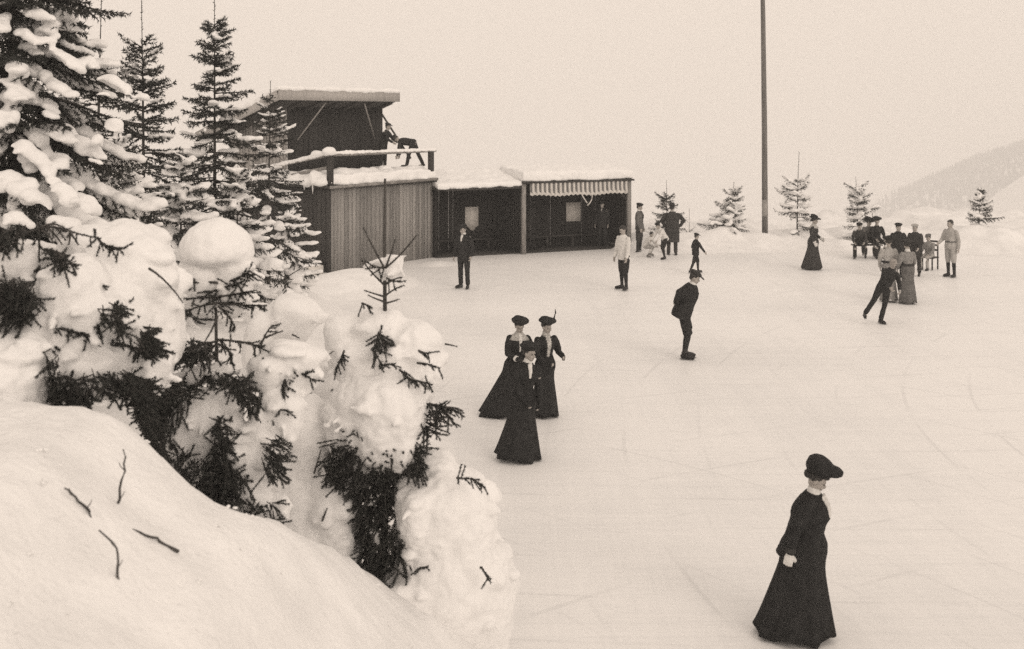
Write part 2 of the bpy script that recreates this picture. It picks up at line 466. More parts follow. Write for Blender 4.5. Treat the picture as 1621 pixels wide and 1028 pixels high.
ex = [(hp(a, 0.25 + rs.uniform(-.1, .35), HW + 0.38), (rs.uniform(.25, .5), .3, rs.uniform(.14, .27)), RA) for a in np.arange(0.2, LA, 0.33)]
ex += [(hp(-0.05, i, HW + 0.22), (0.28, .4, rs.uniform(.14, .2)), RA) for i in np.arange(0.4, 4.0, 0.5)]
snow_slab('terrace_snow', hut, [hp(-0.05, -0.14, HW + .1), hp(LA + 0.1, -0.14, HW + .1), hp(LA + 0.1, 2.5, HW + .1), hp(-0.05, 2.5, HW + .1)], 0.36, 0.06, 1, 0.07, ex)
# railing round the terrace, its rails loaded with snow
zr = 3.74
for nm, p in (('railing_post', hp(0.02, -0.05, 0)), ('railing_post', hp(LA - 0.1, -0.05, 0))):
    m = M(); m.box(p + np.array([0, 0, (HW + .1 + zr) / 2]), (0.085, 0.07, (zr - HW - .1) / 2), RA)
    m.build(nm, PLANKD, hut)
m = M()
m.limb([hp(-0.05, -0.05, zr), hp(LA * .5, -0.05, zr + .01), hp(LA + 0.12, -0.05, zr + 0.02)], [0.06, 0.06, 0.055])
m.build('railing_bar', TIMBER, hut, True)
m = M()
for k, (zo, t0) in enumerate(((0, 0), (-0.42, 0.1))):
    m.limb([hp(0.0, t0, zr + zo), hp(-0.02, 2.0, zr - 0.33 + zo), hp(-0.02, 4.1, zr - 0.75 + zo)], [0.055, 0.055, 0.055])
m.build('stair_rail', TIMBER, hut, True)
m = M()
p = [hp(a, -0.05, zr + 0.05) for a in np.linspace(0, LA, 28)]
for q in p: m.ell(q, (0.16, 0.085, 0.05 + 0.035 * rs.rand()), RA)
q = [hp(-0.02, t, zr + 0.05 - 0.18 * t) for t in np.linspace(0, 4, 26)]
for x in q: m.ell(x, (0.09, 0.16, 0.055 + 0.03 * rs.rand()), RA)
m.ell(hp(0.02, 0.0, zr + 0.1), (0.26, 0.2, 0.16), RA); m.ell(hp(0.0, 0.5, zr + 0.02), (0.12, 0.3, 0.12), RA)
remesh(m.build('railing_snow', SNOW, hut, True), 0.03, 3, 0.015, 6)
# upper room
wi, a0, a1 = 2.6, 0.57, 5.11
def roof_z(i): return 5.52 - 0.33 * (i - 1.8)
m = M(); boards(m, hp(a0, wi, 0), UA, a1 - a0, HW, roof_z(wi) + .02, -UN, 0.2, seed=9)
m.build('upper_front_wall', DARKIN, hut)
m = M(); boards(m, hp(a0, wi + 3.0, 0), -UN, 3.0, 1.0, roof_z(wi + 3.0), -UA, 0.18, seed=10, zt=roof_z(wi))
m.build('upper_side_wall', SIDING, hut)
m = M(); boards(m, hp(a1, wi, 0), UN, 3.0, 1.0, roof_z(wi), UA, 0.18, seed=11, zt=roof_z(wi + 3))
m.build('upper_end_wall', DARKIN, hut)
sl_ = math.atan(0.33)
ra0, ra1 = -0.52, 5.17
rr = RA @ rotx(-sl_)
mid = hp((ra0 + ra1) / 2, 1.8 + 2.1, roof_z(1.8 + 2.1) + 0.07)
m = M(); m.box(mid, ((ra1 - ra0) / 2 - .03, 2.1 / math.cos(sl_) - .03, 0.05), rr)
for a in np.linspace(ra0 + .3, ra1 - .3, 7): m.box(hp(a, 3.9, roof_z(3.9) - 0.035), (0.045, 2.1 / math.cos(sl_) - .1, 0.05), rr)
m.build('roof', PLANKD, hut)
m = M(); m.box(hp((ra0 + ra1) / 2, 1.78, 5.66), ((ra1 - ra0) / 2, 0.02, 0.17), RA)
m.build('front_fascia', SIDING, hut)
m = M(); m.box(hp(ra0 - .022, 3.9, roof_z(3.9) + 0.12), (0.02, 2.1 / math.cos(sl_), 0.16), rr)
m.build('side_fascia', SIDING, hut)
snow_slab('roof_snow', hut, [hp(ra0 - .06, 1.72, roof_z(1.72) + .28), hp(ra1 + .03, 1.72, roof_z(1.72) + .28), hp(ra1 + .03, 6.0, roof_z(6) + .12), hp(ra0 - .06, 6.0, roof_z(6) + .12)], 0.15, 0.06, 3, 0.05)
for aa, ab in ((1.7, 0.95), (3.55, 4.65)):
    m = M(); m.tube([hp(aa, 1.95, 5.42), hp(ab, wi - .06, 4.15)], 0.028, 6)
    m.build('roof_brace', TIMBER, hut)
m = M()
rs = np.random.RandomState(4)
for a, i, L in ((-0.12, 2.9, .35), (-0.12, 2.5, .55), (-0.12, 3.3, .25), (-.12, 1.0, .2), (-.12, .6, .3)):
    m = M(); m.tube([hp(a, i, HW + .12), hp(a, i, HW + .12 - L * .5), hp(a, i, HW + .12 - L)], [0.035, 0.02, 0.004], 6); m.build('icicle', SNOW, hut, True)

m = M(); c = spot(493, 434); fr = rotz(0.5)
m.box(c + [0, 0, 0.13], (0.30, 0.2, 0.13), fr)
for s in (-1, 1): m.box(c + np.array([0, 0, 0.13]) + fr @ [0.305 * s, 0, 0], (0.012, 0.21, 0.14), fr)
cr_ = thing('wooden_crate', c, 'small pale wooden crate with snow on its lid beside the hut', 'crate')
m.build('box', CLOTHW, cr_)
m = M(); m.ell(c + [0, 0, 0.27], (0.31, 0.22, 0.07), fr, flat=0.4, sub=3); m.build('snow_cap', SNOW, cr_, True)

# ------------------------------------------------------------------ open fronted shelters
def shelter(P0, P1, zt0, zt1, depth, label, seed, open_posts=(True, True), snow=0.25, rise=0.4, name='open_shelter'):
    P0 = np.array([*P0, 0.0]); P1 = np.array([*P1, 0.0])
    d = nrm(P1 - P0); L = np.linalg.norm(P1 - P0); n = np.array([-d[1], d[0], 0])
    fr = np.stack([d, n, [0, 0, 1]], 1)
    t = thing(name, P0, label, 'shelter')
    q = lambda a, i, z: P0 + d * a + n * i + np.array([0, 0, z])
    m = M(); boards(m, q(0.0, depth, 0), d, L, -0.3, zt0 + rise - .05, -n, 0.2, seed=seed, zt=zt1 + rise - .05)
    m.build('back_wall', DARKIN, t)
    for a, o in ((0.0, -d), (L, d)):
        m = M(); boards(m, q(a, 0.05, 0), n, depth + .05, -0.3, (zt0 if a == 0 else zt1) - .02, o, 0.2, seed=seed + 1, zt=(zt0 if a == 0 else zt1) + rise - .06)
        m.build('end_wall', DARKIN, t)
    m = M()
    c = np.array([q(-.08, -.25, zt0 - .05), q(L + .08, -.25, zt1 - .05), q(L + .08, depth + .2, zt1 + rise - .02), q(-.08, depth + .2, zt0 + rise - .02)])
    m.add(np.concatenate([c, c + [0, 0, .06]]), [[3, 2, 1, 0], [4, 5, 6, 7], [0, 1, 5, 4], [1, 2, 6, 5], [2, 3, 7, 6], [3, 0, 4, 7]])
    m.build('roof', PLANKD, t)
    snow_slab('roof_snow', t, [c[0] + [0, 0, .06] , c[1] + [0, 0, .06], c[2] + [0, 0, .06], c[3] + [0, 0, .06]], snow, 0.06, seed, 0.06)
    m = M(); m.box(q(L / 2, depth - .3, 0.42), (L / 2 - .4, 0.17, 0.025), fr)
    for a in np.linspace(.6, L - .6, 4): m.box(q(a, depth - .3, 0.2), (0.03, 0.14, 0.2), fr)
    m.build('bench', PLANKD, t)
    m = M(); m.box(q(L / 2, depth / 2, -0.02), (L / 2 - .03, depth / 2 - .05, 0.06), fr)
    m.build('floor', PLANKD, t)
    return t, q, d, n, fr, L
sA = shelter((-2.62, 39.75), (0.30, 41.1), 2.40, 2.42, 1.9, 'low dark shelter with a deep snow roof between the hut and the curtained shelter', 20, snow=0.2, rise=.35)
t, q, d, n, fr, L = sA
sB = shelter((0.36, 41.05), (4.42, 42.85), 2.60, 2.60, 1.8, 'dark open shelter with a striped scalloped valance under its thick snow roof', 30, snow=0.36, rise=.12)
t, q, d, n, fr, L = sB
for a, mm in ((0.0, TIMBER), (L - .1, PLANK)):
    m = M(); m.box(q(a, -0.12, 1.25), (0.075, 0.07, 1.32), fr); m.build('post', mm, t)
m = M()
m.tube([q(L - .2, -.1, 1.85), q(L - .75, -.1, 2.42)], 0.04, 6)
m.build('corner_brace', PLANKD, t)
m = M()
nb = 22
x0, x1 = 0.22, L - 0.2
for k in range(nb * 6):                              # pleated cloth hanging from the eaves, scalloped below
    u0, u1 = k / (nb * 6), (k + 1) / (nb * 6)
    P = []
    for u in (u0, u1):
        a = x0 + (x1 - x0) * u
        ph = (u * nb) % 1.0
        off = -0.2 + 0.035 * math.sin(u * nb * 2 * np.pi)
        zb = 2.08 + 0.05 * abs(math.cos(u * nb * np.pi)) - 0.03 * math.sin(u * 3.1) + .02 * math.sin(u * 17)
        P.append((q(a, off, 2.545), q(a, off - 0.012, (2.545 + zb) / 2 - .02), q(a, off - 0.03, zb + .1), q(a, off - 0.03, zb)))
    stripe = 1 if ((u0 * nb) % 1.0) < 0.42 else 0
    for r in range(3):
        mi = stripe if r < 2 else 0
        m.add([P[0][r], P[1][r], P[1][r + 1], P[0][r + 1]], [[0, 1, 2, 3]], mi)
m.build('valance', [CLOTHW, CLOTHG], t, True)
m = M()
pp = [q(2.3 + .34 * math.sin(u * 1.5), -.23, 2.1 - .42 * u - .12 * math.sin(u * 3)) for u in np.linspace(0, 1, 9)]
m.tube(pp[:5], 0.022, 6)
m.tube([q(2.75 - .05 * u * u - .16 * u ** 3, -.22, 2.1 - .42 * u) for u in np.linspace(0, 1, 8)], 0.022, 6)
tag(m.build('rope', CLOTHW, None, True), 'loose pale rope hanging from the valance near the sheet', 'rope')
def notice(px0, py0, px1, py1, sh, off, label, torn):
    t, q, d, n, fr, L = sh
    # on the inner face of the boards standing i metres behind the front
    i = off
    P0 = q(0, i, 0)
    def hit(px, py):
        k = (px - CX) / F
        a = (k * P0[1] - P0[0]) / (d[0] - k * d[1])
        p = P0 + d * a
        return a, CH - (py - HZ) * p[1] / F
    aL, zT = hit(px0, py0); aR, zB = hit(px1, py1)
    pts = [(aL, zB), (aR, zB), (aR, zT), (aL, zT)]
    if torn:
        w_ = aR - aL
        pts = [(aL, zB + .12), (aL + w_ * .2, zB + .08), (aL + w_ * .4, zB - .03), (aL + w_ * .62, zB - .08), (aL + w_ * .8, zB + .06), (aR, zB + .1), (aR, zT), (aL, zT)]
    m = M()
    A = np.array([q(a, i, z) for a, z in pts]); B = A - n * 0.02
    k = len(pts)
    m.add(np.concatenate([A, B]), [list(range(k, 2 * k))])
    m.f.append(np.arange(k)[::-1].reshape(1, -1)); m.m.append(np.array([0]))
    for j in range(k):
        m.f.append(np.array([[j, (j + 1) % k, k + (j + 1) % k, k + j]])); m.m.append(np.array([0]))
    tag(m.build('notice_board', PAPER), label, 'notice')
notice(736, 328, 757, 362, sA, 1.9 - .06, 'torn pale notice with ragged lower edge in the low shelter', True)
notice(896, 321, 919, 350, sB, 1.8 - .06, 'square pale notice on the back wall under the striped valance', False)

# ------------------------------------------------------------------ tall pole
b = at(1211, 375, 43.2); b[2] = gz(b[0], b[1])
pole = thing('wooden_pole', b, 'tall round wooden pole with a pale band low on its shaft', 'pole')
m = M(); m.tube([b + [0, 0, -.3], b + [-.02, 0, 4], b + [-.07, 0, 8], b + [-.14, 0, 12.5]], [0.115, 0.105, 0.09, 0.075], 14)
m.build('shaft', POLEW, pole, True)
m = M(); m.tube([b + [-.003, 0, .72], b + [-.005, 0, 1.35]], [0.117, 0.115], 14); m.build('pale_band', PALEBAND, pole, True)

# ------------------------------------------------------------------ snow laden spruces
def needles(m, rs, p0, p1, n, ln, wd, fwd=0.7, droop=0.15):
    p0 = np.asarray(p0, float); ax = np.asarray(p1, float) - p0
    u = nrm(ax)
    t = rs.rand(n, 1)
    rnd = rs.normal(size=(n, 3)); rnd -= (rnd @ u)[:, None] * u
    rnd /= np.linalg.norm(rnd, axis=1)[:, None] + 1e-9
    d = rnd + u * fwd; d[:, 2] -= droop
    d /= np.linalg.norm(d, axis=1)[:, None]
    sd = np.cross(d, rs.normal(size=(n, 3))); sd /= np.linalg.norm(sd, axis=1)[:, None] + 1e-9
    p = p0 + ax * t
    l = ln * rs.uniform(0.6, 1.2, (n, 1))
    m.tris(np.stack([p - sd * wd / 2, p + sd * wd / 2, p + d * l], 1))
def shoot(mn, mt, rs, pts, rad, dens, ln, wd, fwd=0.7):      # a needled twig following pts
    pts = np.asarray(pts, float)
    if mt is not None: mt.tube(pts, np.linspace(rad, rad * 0.4, len(pts)), 4)
    for a, b in zip(pts[:-1], pts[1:]):
        n = max(2, int(np.linalg.norm(b - a) * dens))
        needles(mn, rs, a, b, n, ln, wd, fwd)
def spine(p, az, el, L, n=5, droop=0.5, tip=0.25):
    out = [np.array(p, float)]
    for k in range(n):
        f = k / (n - 1)
        e = el - droop * f + (droop + tip) * max(0, f - 0.6) * 1.6
        out.append(out[-1] + L / n * np.array([math.cos(az) * math.cos(e), math.sin(az) * math.cos(e), math.sin(e)]))
    return np.array(out)

def spruce(base, H, rad, label, seed, group=None, whorl=0.32, per=6, leader=0.6, start=0.12, dens=60, ln=0.045, wd=0.011,
           snow=0.5, pillow=0.09, voxel=0.035, el=(0.55, -0.25), droop=0.45, twig=0.42, tw_step=0.16, power=0.85, bare=0.0, name='spruce_tree',
           azr=None, rag=(.55, 1.2), asym=.15, tilt=.015, extra=(), trunk=None, pile=1.6, zmax=None):
    rs = np.random.RandomState(seed)
    base = np.array(base, float)
    t = thing(name, base, label, 'tree', group)
    mw, mn, ms = M(), M(), M()
    tr = trunk or 0.007 * H + 0.012
    lean = rs.normal(size=2) * tilt * H; az0 = rs.uniform(0, 6.28)
    def ax(z): f = z / H; return base + np.array([lean[0] * f * f, lean[1] * f * f, z])
    zs = np.linspace(-0.2, H, 10)
    mw.tube([ax(z) for z in zs], [max(0.006, tr * (1 - max(z, 0) / H) ** 0.9) for z in zs], 8)
    shoot(mn, None, rs, [ax(H - leader), ax(H)], 0, dens * 0.5, ln * .7, wd)
    z = start * H
    nsnow = 0
    while z < H - leader + 0.01:
        f = (z - start * H) / (H - start * H)
        for k in range(max(3, int(per * rs.uniform(.8, 1.2)))):
            if rs.rand() < bare: continue
            az = 2 * np.pi * (k + rs.uniform(-.35, .35)) / per + z * 7.3
            if azr is not None and math.cos(az - azr[0]) < azr[1]: continue
            L = rad * (1 - f) ** power * rs.uniform(*rag) * (1 + asym * math.cos(az - az0 - 3 * f)) + 0.10
            e = el[1] + (el[0] - el[1]) * f ** 1.2 + rs.normal() * 0.08
            sp = spine(ax(z + rs.uniform(-.3, .3) * whorl), az, e, L, 5, droop * (1 - f * .7), 0.3)
            mw.tube(sp, np.linspace(0.008 + 0.010 * L, 0.003, 6), 5)
            for a, b in zip(sp[1:-1], sp[2:]):
                needles(mn, rs, a, b, max(3, int(np.linalg.norm(b - a) * dens * 1.2)), ln, wd)
            # side twigs
            s = 0.22 * L
            side = 1
            while s < L * 0.96:
                i = min(4, int(s / L * 5)); fr = s / L * 5 - i
                p = sp[i] * (1 - fr) + sp[i + 1] * fr
                tg = nrm(sp[i + 1] - sp[i])
                sv = nrm(np.cross([0, 0, 1], tg)) * side
                tl = twig * (L - s) * rs.uniform(.6, 1.1) + 0.07
                d1 = nrm(tg * 0.75 + sv * 0.75 + np.array([0, 0, -0.15 - 0.35 * (1 - f)]))
                d2 = nrm(d1 + np.array([0, 0, -0.35 * (1 - f)]))
                shoot(mn, mw if tl > .12 else None, rs, [p, p + d1 * tl * .5, p + d1 * tl * .5 + d2 * tl * .5], 0.004, dens, ln, wd)
                side = -side
                s += tw_step * rs.uniform(.35, .75)
            # snow resting along the branch
            if rs.rand() < snow:
                q0, q1 = rs.uniform(.25, .5), rs.uniform(.75, 1.0)
                nn = max(2, int((q1 - q0) * L / (pillow * 0.8)))
                wv = rs.uniform(.6, 1.3)
                for u in np.linspace(q0, q1, nn):
                    i = min(4, int(u * 5)); fr = u * 5 - i
                    p = sp[i] * (1 - fr) + sp[i + 1] * fr
                    tg = sp[min(5, i + 1)] - sp[i]
                    w = pillow * wv * rs.uniform(.75, 1.25) * (0.45 + 0.75 * (1 - f))
                    ms.ell(p + [0, 0, w * .35] + rs.normal(size=3) * w * .25, (w * pile, w * rs.uniform(.9, 1.5), w * rs.uniform(.6, .85)), frame(tg), flat=.55)
                    nsnow += 1
        z += whorl * rs.uniform(.75, 1.2) * (0.55 + 0.6 * (1 - f))
    for e in extra:
        ms.ell(*e)
        for _ in range(7):
            th = rs.uniform(0, 6.28); s = e[1][2] * rs.uniform(.25, .5)
            ms.ell(e[0] + e[2] @ (np.array(e[1]) * [.95 * math.cos(th), .95 * math.sin(th), -.25]), (s * 1.5, s * 1.3, s), frame([math.cos(th), math.sin(th), -.4]), .7)
    mw.build('trunk', BARK, t, True)
    mn.build('foliage', NEEDLE, t)
    if nsnow or extra: remesh(tag(ms.build('snow', SNOW, t, True), kind='stuff'), voxel, 2, voxel * .6 + (.02 if extra else 0), 5, seed)
    return t

def on(px, Y): 
    X = (px - CX) * Y / F
    return np.array([X, Y, gz(X, Y)])
def htop(b, py): return CH - (py - HZ) * b[1] / F - b[2]

# little spruces on the far bank
for px, Y, top, rad, lab, sd, kw in (
    (1157, 43.4, 288, 0.85, 'bushy snow dusted young spruce just left of the tall pole', 11, dict(snow=.95)),
    (1262, 43.6, 240, 0.80, 'young spruce with a long bare leader just right of the tall pole', 12, dict(leader=1.05, snow=.95, bare=.42, power=.55)),
    (1358, 43.4, 280, 0.80, 'snowy young spruce behind the people seated on the bank', 13, dict(leader=.5, snow=1, bare=.25, power=.55)),
    (1550, 43.0, 298, 0.75, 'dark young spruce right of the man in pale clothes', 14, dict(snow=.4, leader=.15, bare=.25, power=1.1, per=9)),
    (1056, 43.8, 286, 0.70, 'young spruce mostly hidden behind the broad figure near the curtained shelter', 15, dict(snow=.3, leader=.7)),
):
    b = on(px, Y)
    kk = dict(whorl=.21, per=7, leader=.35, dens=105, ln=.06, wd=.018, rag=(.35, 1.3), asym=.3, tilt=.035, pillow=.1, voxel=.035, start=.03, el=(.85, -.05), droop=.3, tw_step=.13, twig=.5)
    kk.update(kw)
    spruce(b, htop(b, top), rad, lab, sd, 'young spruces on the far bank', **kk)
b = on(1091, 43.5)
spruce(b, htop(b, 330), .35, 'thin almost bare sapling between the broad figure and the walking boy', 16, None, whorl=.3, per=4, leader=.6, dens=14, ln=.03, wd=.008, snow=0, el=(1.0, .6), droop=.1, name='sapling', trunk=.012)

# the wood on the left
b = on(340, 22.0)
spruce(b, htop(b, 0), 1.25, 'tall pointed spruce in front of the hut, its top free of snow', 21, 'tall spruces left of the hut', whorl=.30, per=9, leader=.45, bare=.03, dens=120, ln=.07, wd=.02, snow=.4, pillow=.085, voxel=.04, start=.05, el=(.55, -.35), droop=.4)
b = on(228, 20.0)
spruce(b, htop(b, 2), 1.3, 'tall slender spruce with a forked bare leader beside the big snowy spruce', 22, 'tall spruces left of the hut', whorl=.29, per=9, leader=.7, bare=.03, dens=115, ln=.065, wd=.02, snow=.45, pillow=.075, voxel=.04, start=.05, el=(.65, -.3), droop=.4)
b = on(425, 25.0)
spruce(b, htop(b, 128), 0.88, 'slim frosted spruce standing against the side of the hut', 23, 'tall spruces left of the hut', whorl=.30, per=8, leader=.35, dens=95, ln=.065, wd=.02, snow=.75, pillow=.065, voxel=.04, start=.16, el=(.5, -.2), droop=.35, bare=.1)
for px, Y, top, rad, lab, sd in (
    (285, 18.5, 235, 1.15, 'broad low spruce with patchy snow between the two tall spruces', 24),
    (375, 20.0, 250, 1.05, 'low snowy spruce at the foot of the pointed spruce, nearest the hut', 25),
    (190, 16.5, 205, 1.15, 'low snowy spruce at the lower right of the big snowy spruce', 26),
    (455, 27.0, 305, 0.75, 'small snowy spruce close beside the dark side wall of the hut', 27),
):
    b = on(px, Y)
    spruce(b, htop(b, top), rad, lab, sd, 'low spruces under the tall ones', whorl=.24, per=9, leader=.2, dens=110, ln=.055, wd=.018, snow=.85, pillow=.10, voxel=.04, start=.06, el=(.4, -.25), droop=.45)
b = on(153, 17.5)
spruce(b, htop(b, -25), .75, 'spruce with a thin bare leader rising behind the big snowy spruce', 28, None, whorl=.34, per=8, leader=1.15, dens=110, ln=.055, wd=.018, snow=.3, pillow=.06, voxel=.04, start=.1)

# the big heavily laden spruce at the left edge
b = on(20, 13.6)
rs = np.random.RandomState(77)
ex = []
def pil(px, py, rx, ry, Y, ang=0.0, depth=None, flat=.7):
    k = Y / F
    c = at(px, py, Y)
    return (c, (rx * k, (depth if depth else 0.8 * (rx + ry) / 2 * k), ry * k), roty(ang), flat * .72, 3)
for px, py, rx, ry, Y, a in ((52, 248, 44, 20, 12.6, .75), (88, 292, 20, 12, 12.6, .6), (40, 300, 24, 30, 12.5, 1.0), (105, 310, 34, 20, 12.4, .8), (140, 328, 28, 18, 12.3, .6), (60, 315, 34, 18, 12.4, .5),
                             (12, 190, 16, 30, 12.7, 1.1), (100, 218, 32, 12, 12.8, .3), (25, 140, 38, 13, 12.8, .45), (185, 135, 34, 16, 13.2, .5), (225, 155, 14, 11, 13.2, .2), (182, 203, 20, 16, 13.0, .4), (155, 222, 12, 16, 12.9, .9),
                             (60, 25, 22, 12, 13, .2), (80, 30, 14, 9, 13, .2), (45, 60, 30, 12, 12.9, .5), (105, 95, 42, 11, 13, .6), (78, 65, 16, 12, 13, .2), (145, 100, 18, 13, 13.1, .6), (150, 255, 18, 10, 12.8, .3), (165, 150, 14, 10, 13, .2),
                             (28, 350, 30, 18, 12.2, .2), (100, 352, 36, 16, 12.2, .1), (5, 285, 16, 34, 12.5, 1.3)):
    ex.append(pil(px, py, rx * .82, ry * .8, Y, a, None, .75))
spruce(b, 7.4, 2.25, 'big heavily snow laden spruce with drooping branches at the left edge', 29, None, whorl=.23, per=12, leader=.5, dens=140, ln=.055, wd=.017, snow=.8, pillow=.10, voxel=.028, rag=(.6, 1.12),
       start=.06, el=(.25, -.55), droop=.55, twig=.42, tw_step=.11, power=.62, extra=ex, trunk=.09)

# ------------------------------------------------------------------ small snow buried spruces near the camera, branch by branch
def inside(poly, x, y):
    r = False
    j = len(poly) - 1
    for i in range(len(poly)):
        if (poly[i][1] > y) != (poly[j][1] > y) and x < (poly[j][0] - poly[i][0]) * (y - poly[i][1]) / (poly[j][1] - poly[i][1]) + poly[i][0]: r = not r
        j = i
    return r
def near_tree(name, label, base, top, pillows, limbs, fills, Y, seed, voxel=.02, trunk=.03, group=None, lump=.012, dome=False, foff=(-.1, .42)):
    rs = np.random.RandomState(seed)
    t = thing(name, base, label, 'tree', group)
    mw, mn, ms = M(), M(), M()
    n = 8
    mw.tube([base + (top - base) * u + np.array([.015 * math.sin(5 * u), 0, -.15 * (u == 0)]) for u in np.linspace(0, 1, n)], np.linspace(trunk, trunk * .3, n), 8)
    for pts, dens in limbs:                     # (px, py, metres nearer the camera than the trunk)
        P = np.array([at(p[0], p[1], Y - .14 - (p[2] if len(p) > 2 else 0)) for p in pts])
        P = np.array([P[0] * (1 - u) ** 2 + 2 * P[len(P) // 2] * u * (1 - u) + P[-1] * u * u for u in np.linspace(0, 1, 6)]) if len(P) == 3 else P
        mw.tube(P, np.linspace(.010, .004, len(P)), 5)
        for a, c in zip(P[:-1], P[1:]):
            L = np.linalg.norm(c - a)
            needles(mn, rs, a, c, max(3, int(L * min(dens * 1.3, 3) * 620)), .021, .0058, .8)
            k = max(1, int(L * dens * 26)) if dens > .7 else 0
            for _ in range(k):                  # finger-like side shoots
                p = a + (c - a) * rs.rand()
                d = nrm(nrm(c - a) * .5 + rs.normal(size=3) * .55 + np.array([0, -.1, -.45]))
                l = rs.uniform(.05, .13)
                mw.tube([p, p + d * l], [.004, .003], 4)
                needles(mn, rs, p, p + d * l, int(l * 900), .021, .0058, .8)
    for poly, cnt in fills:                      # dense inner twigs where the snow leaves the boughs bare
        poly = np.array(poly, float)
        lo, hi = poly.min(0), poly.max(0)
        c = 0
        while c < cnt * 2.4:
            p = lo + (hi - lo) * rs.rand(2)
            if not inside(poly, p[0], p[1]): continue
            q = at(p[0], p[1], Y - rs.uniform(*foff))
            d = nrm(np.array([q[0] - base[0], (q[1] - base[1]), 0]) * 1.2 + rs.normal(size=3) * .5 + np.array([0, 0, -.35]))
            l = rs.uniform(.07, .17)
            mw.tube([q - d * .04, q + d * l], [.0045, .003], 4)
            needles(mn, rs, q, q + d * l, int(l * 900), .021, .006, .7)
            c += 1
    def bare(q, keep=.12):                       # the sheltered inner boughs carry hardly any snow
        x, y = CX + q[0] * F / q[1], HZ + (CH - q[2]) * F / q[1]
        return any(inside(po, x, y) for po, _ in fills) and rs.rand() > keep
    for ip, p in enumerate(pillows):
        cc, rr_, Rm = p[0], np.array(p[1]), p[2]
        if rr_[0] < .07 or (ip == 0 and dome):
            ms.ell(*p)
            if rr_[0] < .07: continue
        else:                                    # a heap of clods rather than one ball
            ms.ell(cc, rr_ * .88, Rm, p[4], 3)
            for _ in range(9 if p[4] < .66 else 5):
                th, u = rs.uniform(0, 6.28), rs.uniform(.35, .8)
                s = rs.uniform(.26, .46)
                q = cc + Rm @ (rr_ * [u * math.cos(th), u * math.sin(th), rs.uniform(-.4, .4)])
                if bare(q): continue
                ms.ell(q, rr_ * [s * rs.uniform(.9, 1.4), s * rs.uniform(.9, 1.3), s * rs.uniform(.9, 1.3)], Rm @ rotz(rs.rand() * 3), .7)
        for _ in range(6 if p[4] < .66 else 2):  # the mass is heaped from many clods
            d = nrm(rs.normal(size=3) * [1, 1, .6] - [0, 0, .25])
            s = rs.uniform(.12, .28) * min(rr_[0], rr_[2]) * 1.1
            q = cc + Rm @ (rr_ * d * [1, 1, p[4] if d[2] < 0 else 1]) * rs.uniform(.8, .95)
            if bare(q): continue
            ms.ell(q, (s * rs.uniform(1, 1.5), s * rs.uniform(.9, 1.3), s * rs.uniform(.6, .9)), rotz(rs.rand() * 3), .8)
        for _ in range(int(6 + rr_[0] * 40) if p[4] < .66 else 4):    # ragged fingers of snow lying on the twig ends
            th = rs.uniform(0, 6.28)
            d = np.array([math.cos(th), math.sin(th), -rs.uniform(0, .35)])
            q = cc + Rm @ (rr_ * d * [.97, .97, p[4]])
            v = nrm(np.array([d[0], d[1], -.35]) + rs.normal(size=3) * .25)
            s = rs.uniform(.022, .042)
            if bare(q): continue
            ms.ell(q + v * s * .6, (s * rs.uniform(1.3, 2.4), s, s * .8), frame(v), 1, 1)
        for _ in range(int(5 + rr_[0] * rr_[1] * 330) if p[4] < .66 else 0):    # the bough underneath, dark and twiggy
            th, u = rs.uniform(0, 6.28), math.sqrt(rs.uniform(.02, .85))
            d = np.array([u * math.cos(th), u * math.sin(th), -math.sqrt(max(0.02, 1 - u * u)) * .9])
            q = cc + Rm @ (rr_ * d * [1, 1, p[4]]) - [0, 0, .01]
            v = nrm(np.array([d[0], d[1], -.75]) + rs.normal(size=3) * .35)
            l = rs.uniform(.04, .11)
            mw.tube([q - v * .06, q + v * l], [.0045, .003], 4)
            needles(mn, rs, q - v * .03, q + v * l, int(l * 750), .021, .006, .8)
    tag(mw.build('trunk', BARK, t, True), kind='stuff' if not fills else None)
    mn.build('foliage', NEEDLE, t)
    remesh(tag(ms.build('snow', SNOW, t, True), kind='stuff'), voxel * .8, 6, lump * 1.35, 6.5, seed)
    return t

# sapling under the round snow cap
Y = 9.6
b = on(342, Y); b[2] -= .05
tp = at(344, 385, Y)
P = [pil(343, 402, 60, 57, Y, 0, .28, .62), pil(318, 425, 40, 30, Y, 0, .22, .5), pil(368, 425, 38, 30, Y, 0, .2, .5), pil(300, 425, 22, 18, Y - .05, 0, None, .5),
     pil(460, 560, 56, 24, Y, .15, .22, .6), pil(425, 575, 36, 20, Y - .1, 0, .2, .6), pil(445, 640, 45, 32, Y - .1, .1, .22, .7), pil(492, 590, 22, 14, Y, .2, None, .6),
     pil(325, 655, 58, 46, Y - .25, -.1, .25, .8), pil(300, 690, 40, 36, Y - .25, .0, .22, .8), pil(352, 640, 40, 34, Y - .22, 0, .22, .8),
     pil(388, 722, 42, 26, Y - .3, .1, .2, .9), pil(372, 712, 26, 22, Y - .3, 0, None, .9), pil(420, 715, 24, 26, Y - .28, 0, None, .9), pil(412, 668, 22, 30, Y - .2, .2, None, .8),
     pil(396, 785, 36, 26, Y - .35, .0, .18, .6), pil(330, 765, 22, 16, Y - .3, -.4, None, .7), pil(295, 740, 14, 14, Y - .3, 0, None, .8), pil(345, 585, 20, 14, Y - .1, 0, None, .7),
     pil(300, 590, 34, 9, Y - .12, -.25, None, .6), pil(265, 615, 24, 8, Y - .12, -.3, None, .6), pil(395, 590, 22, 9, Y - .1, .2, None, .6), pil(310, 470, 18, 6, Y, 0, None, .6), pil(382, 478, 18, 6, Y, 0, None, .6), pil(440, 795, 22, 18, Y - .3, 0, None, .8)]
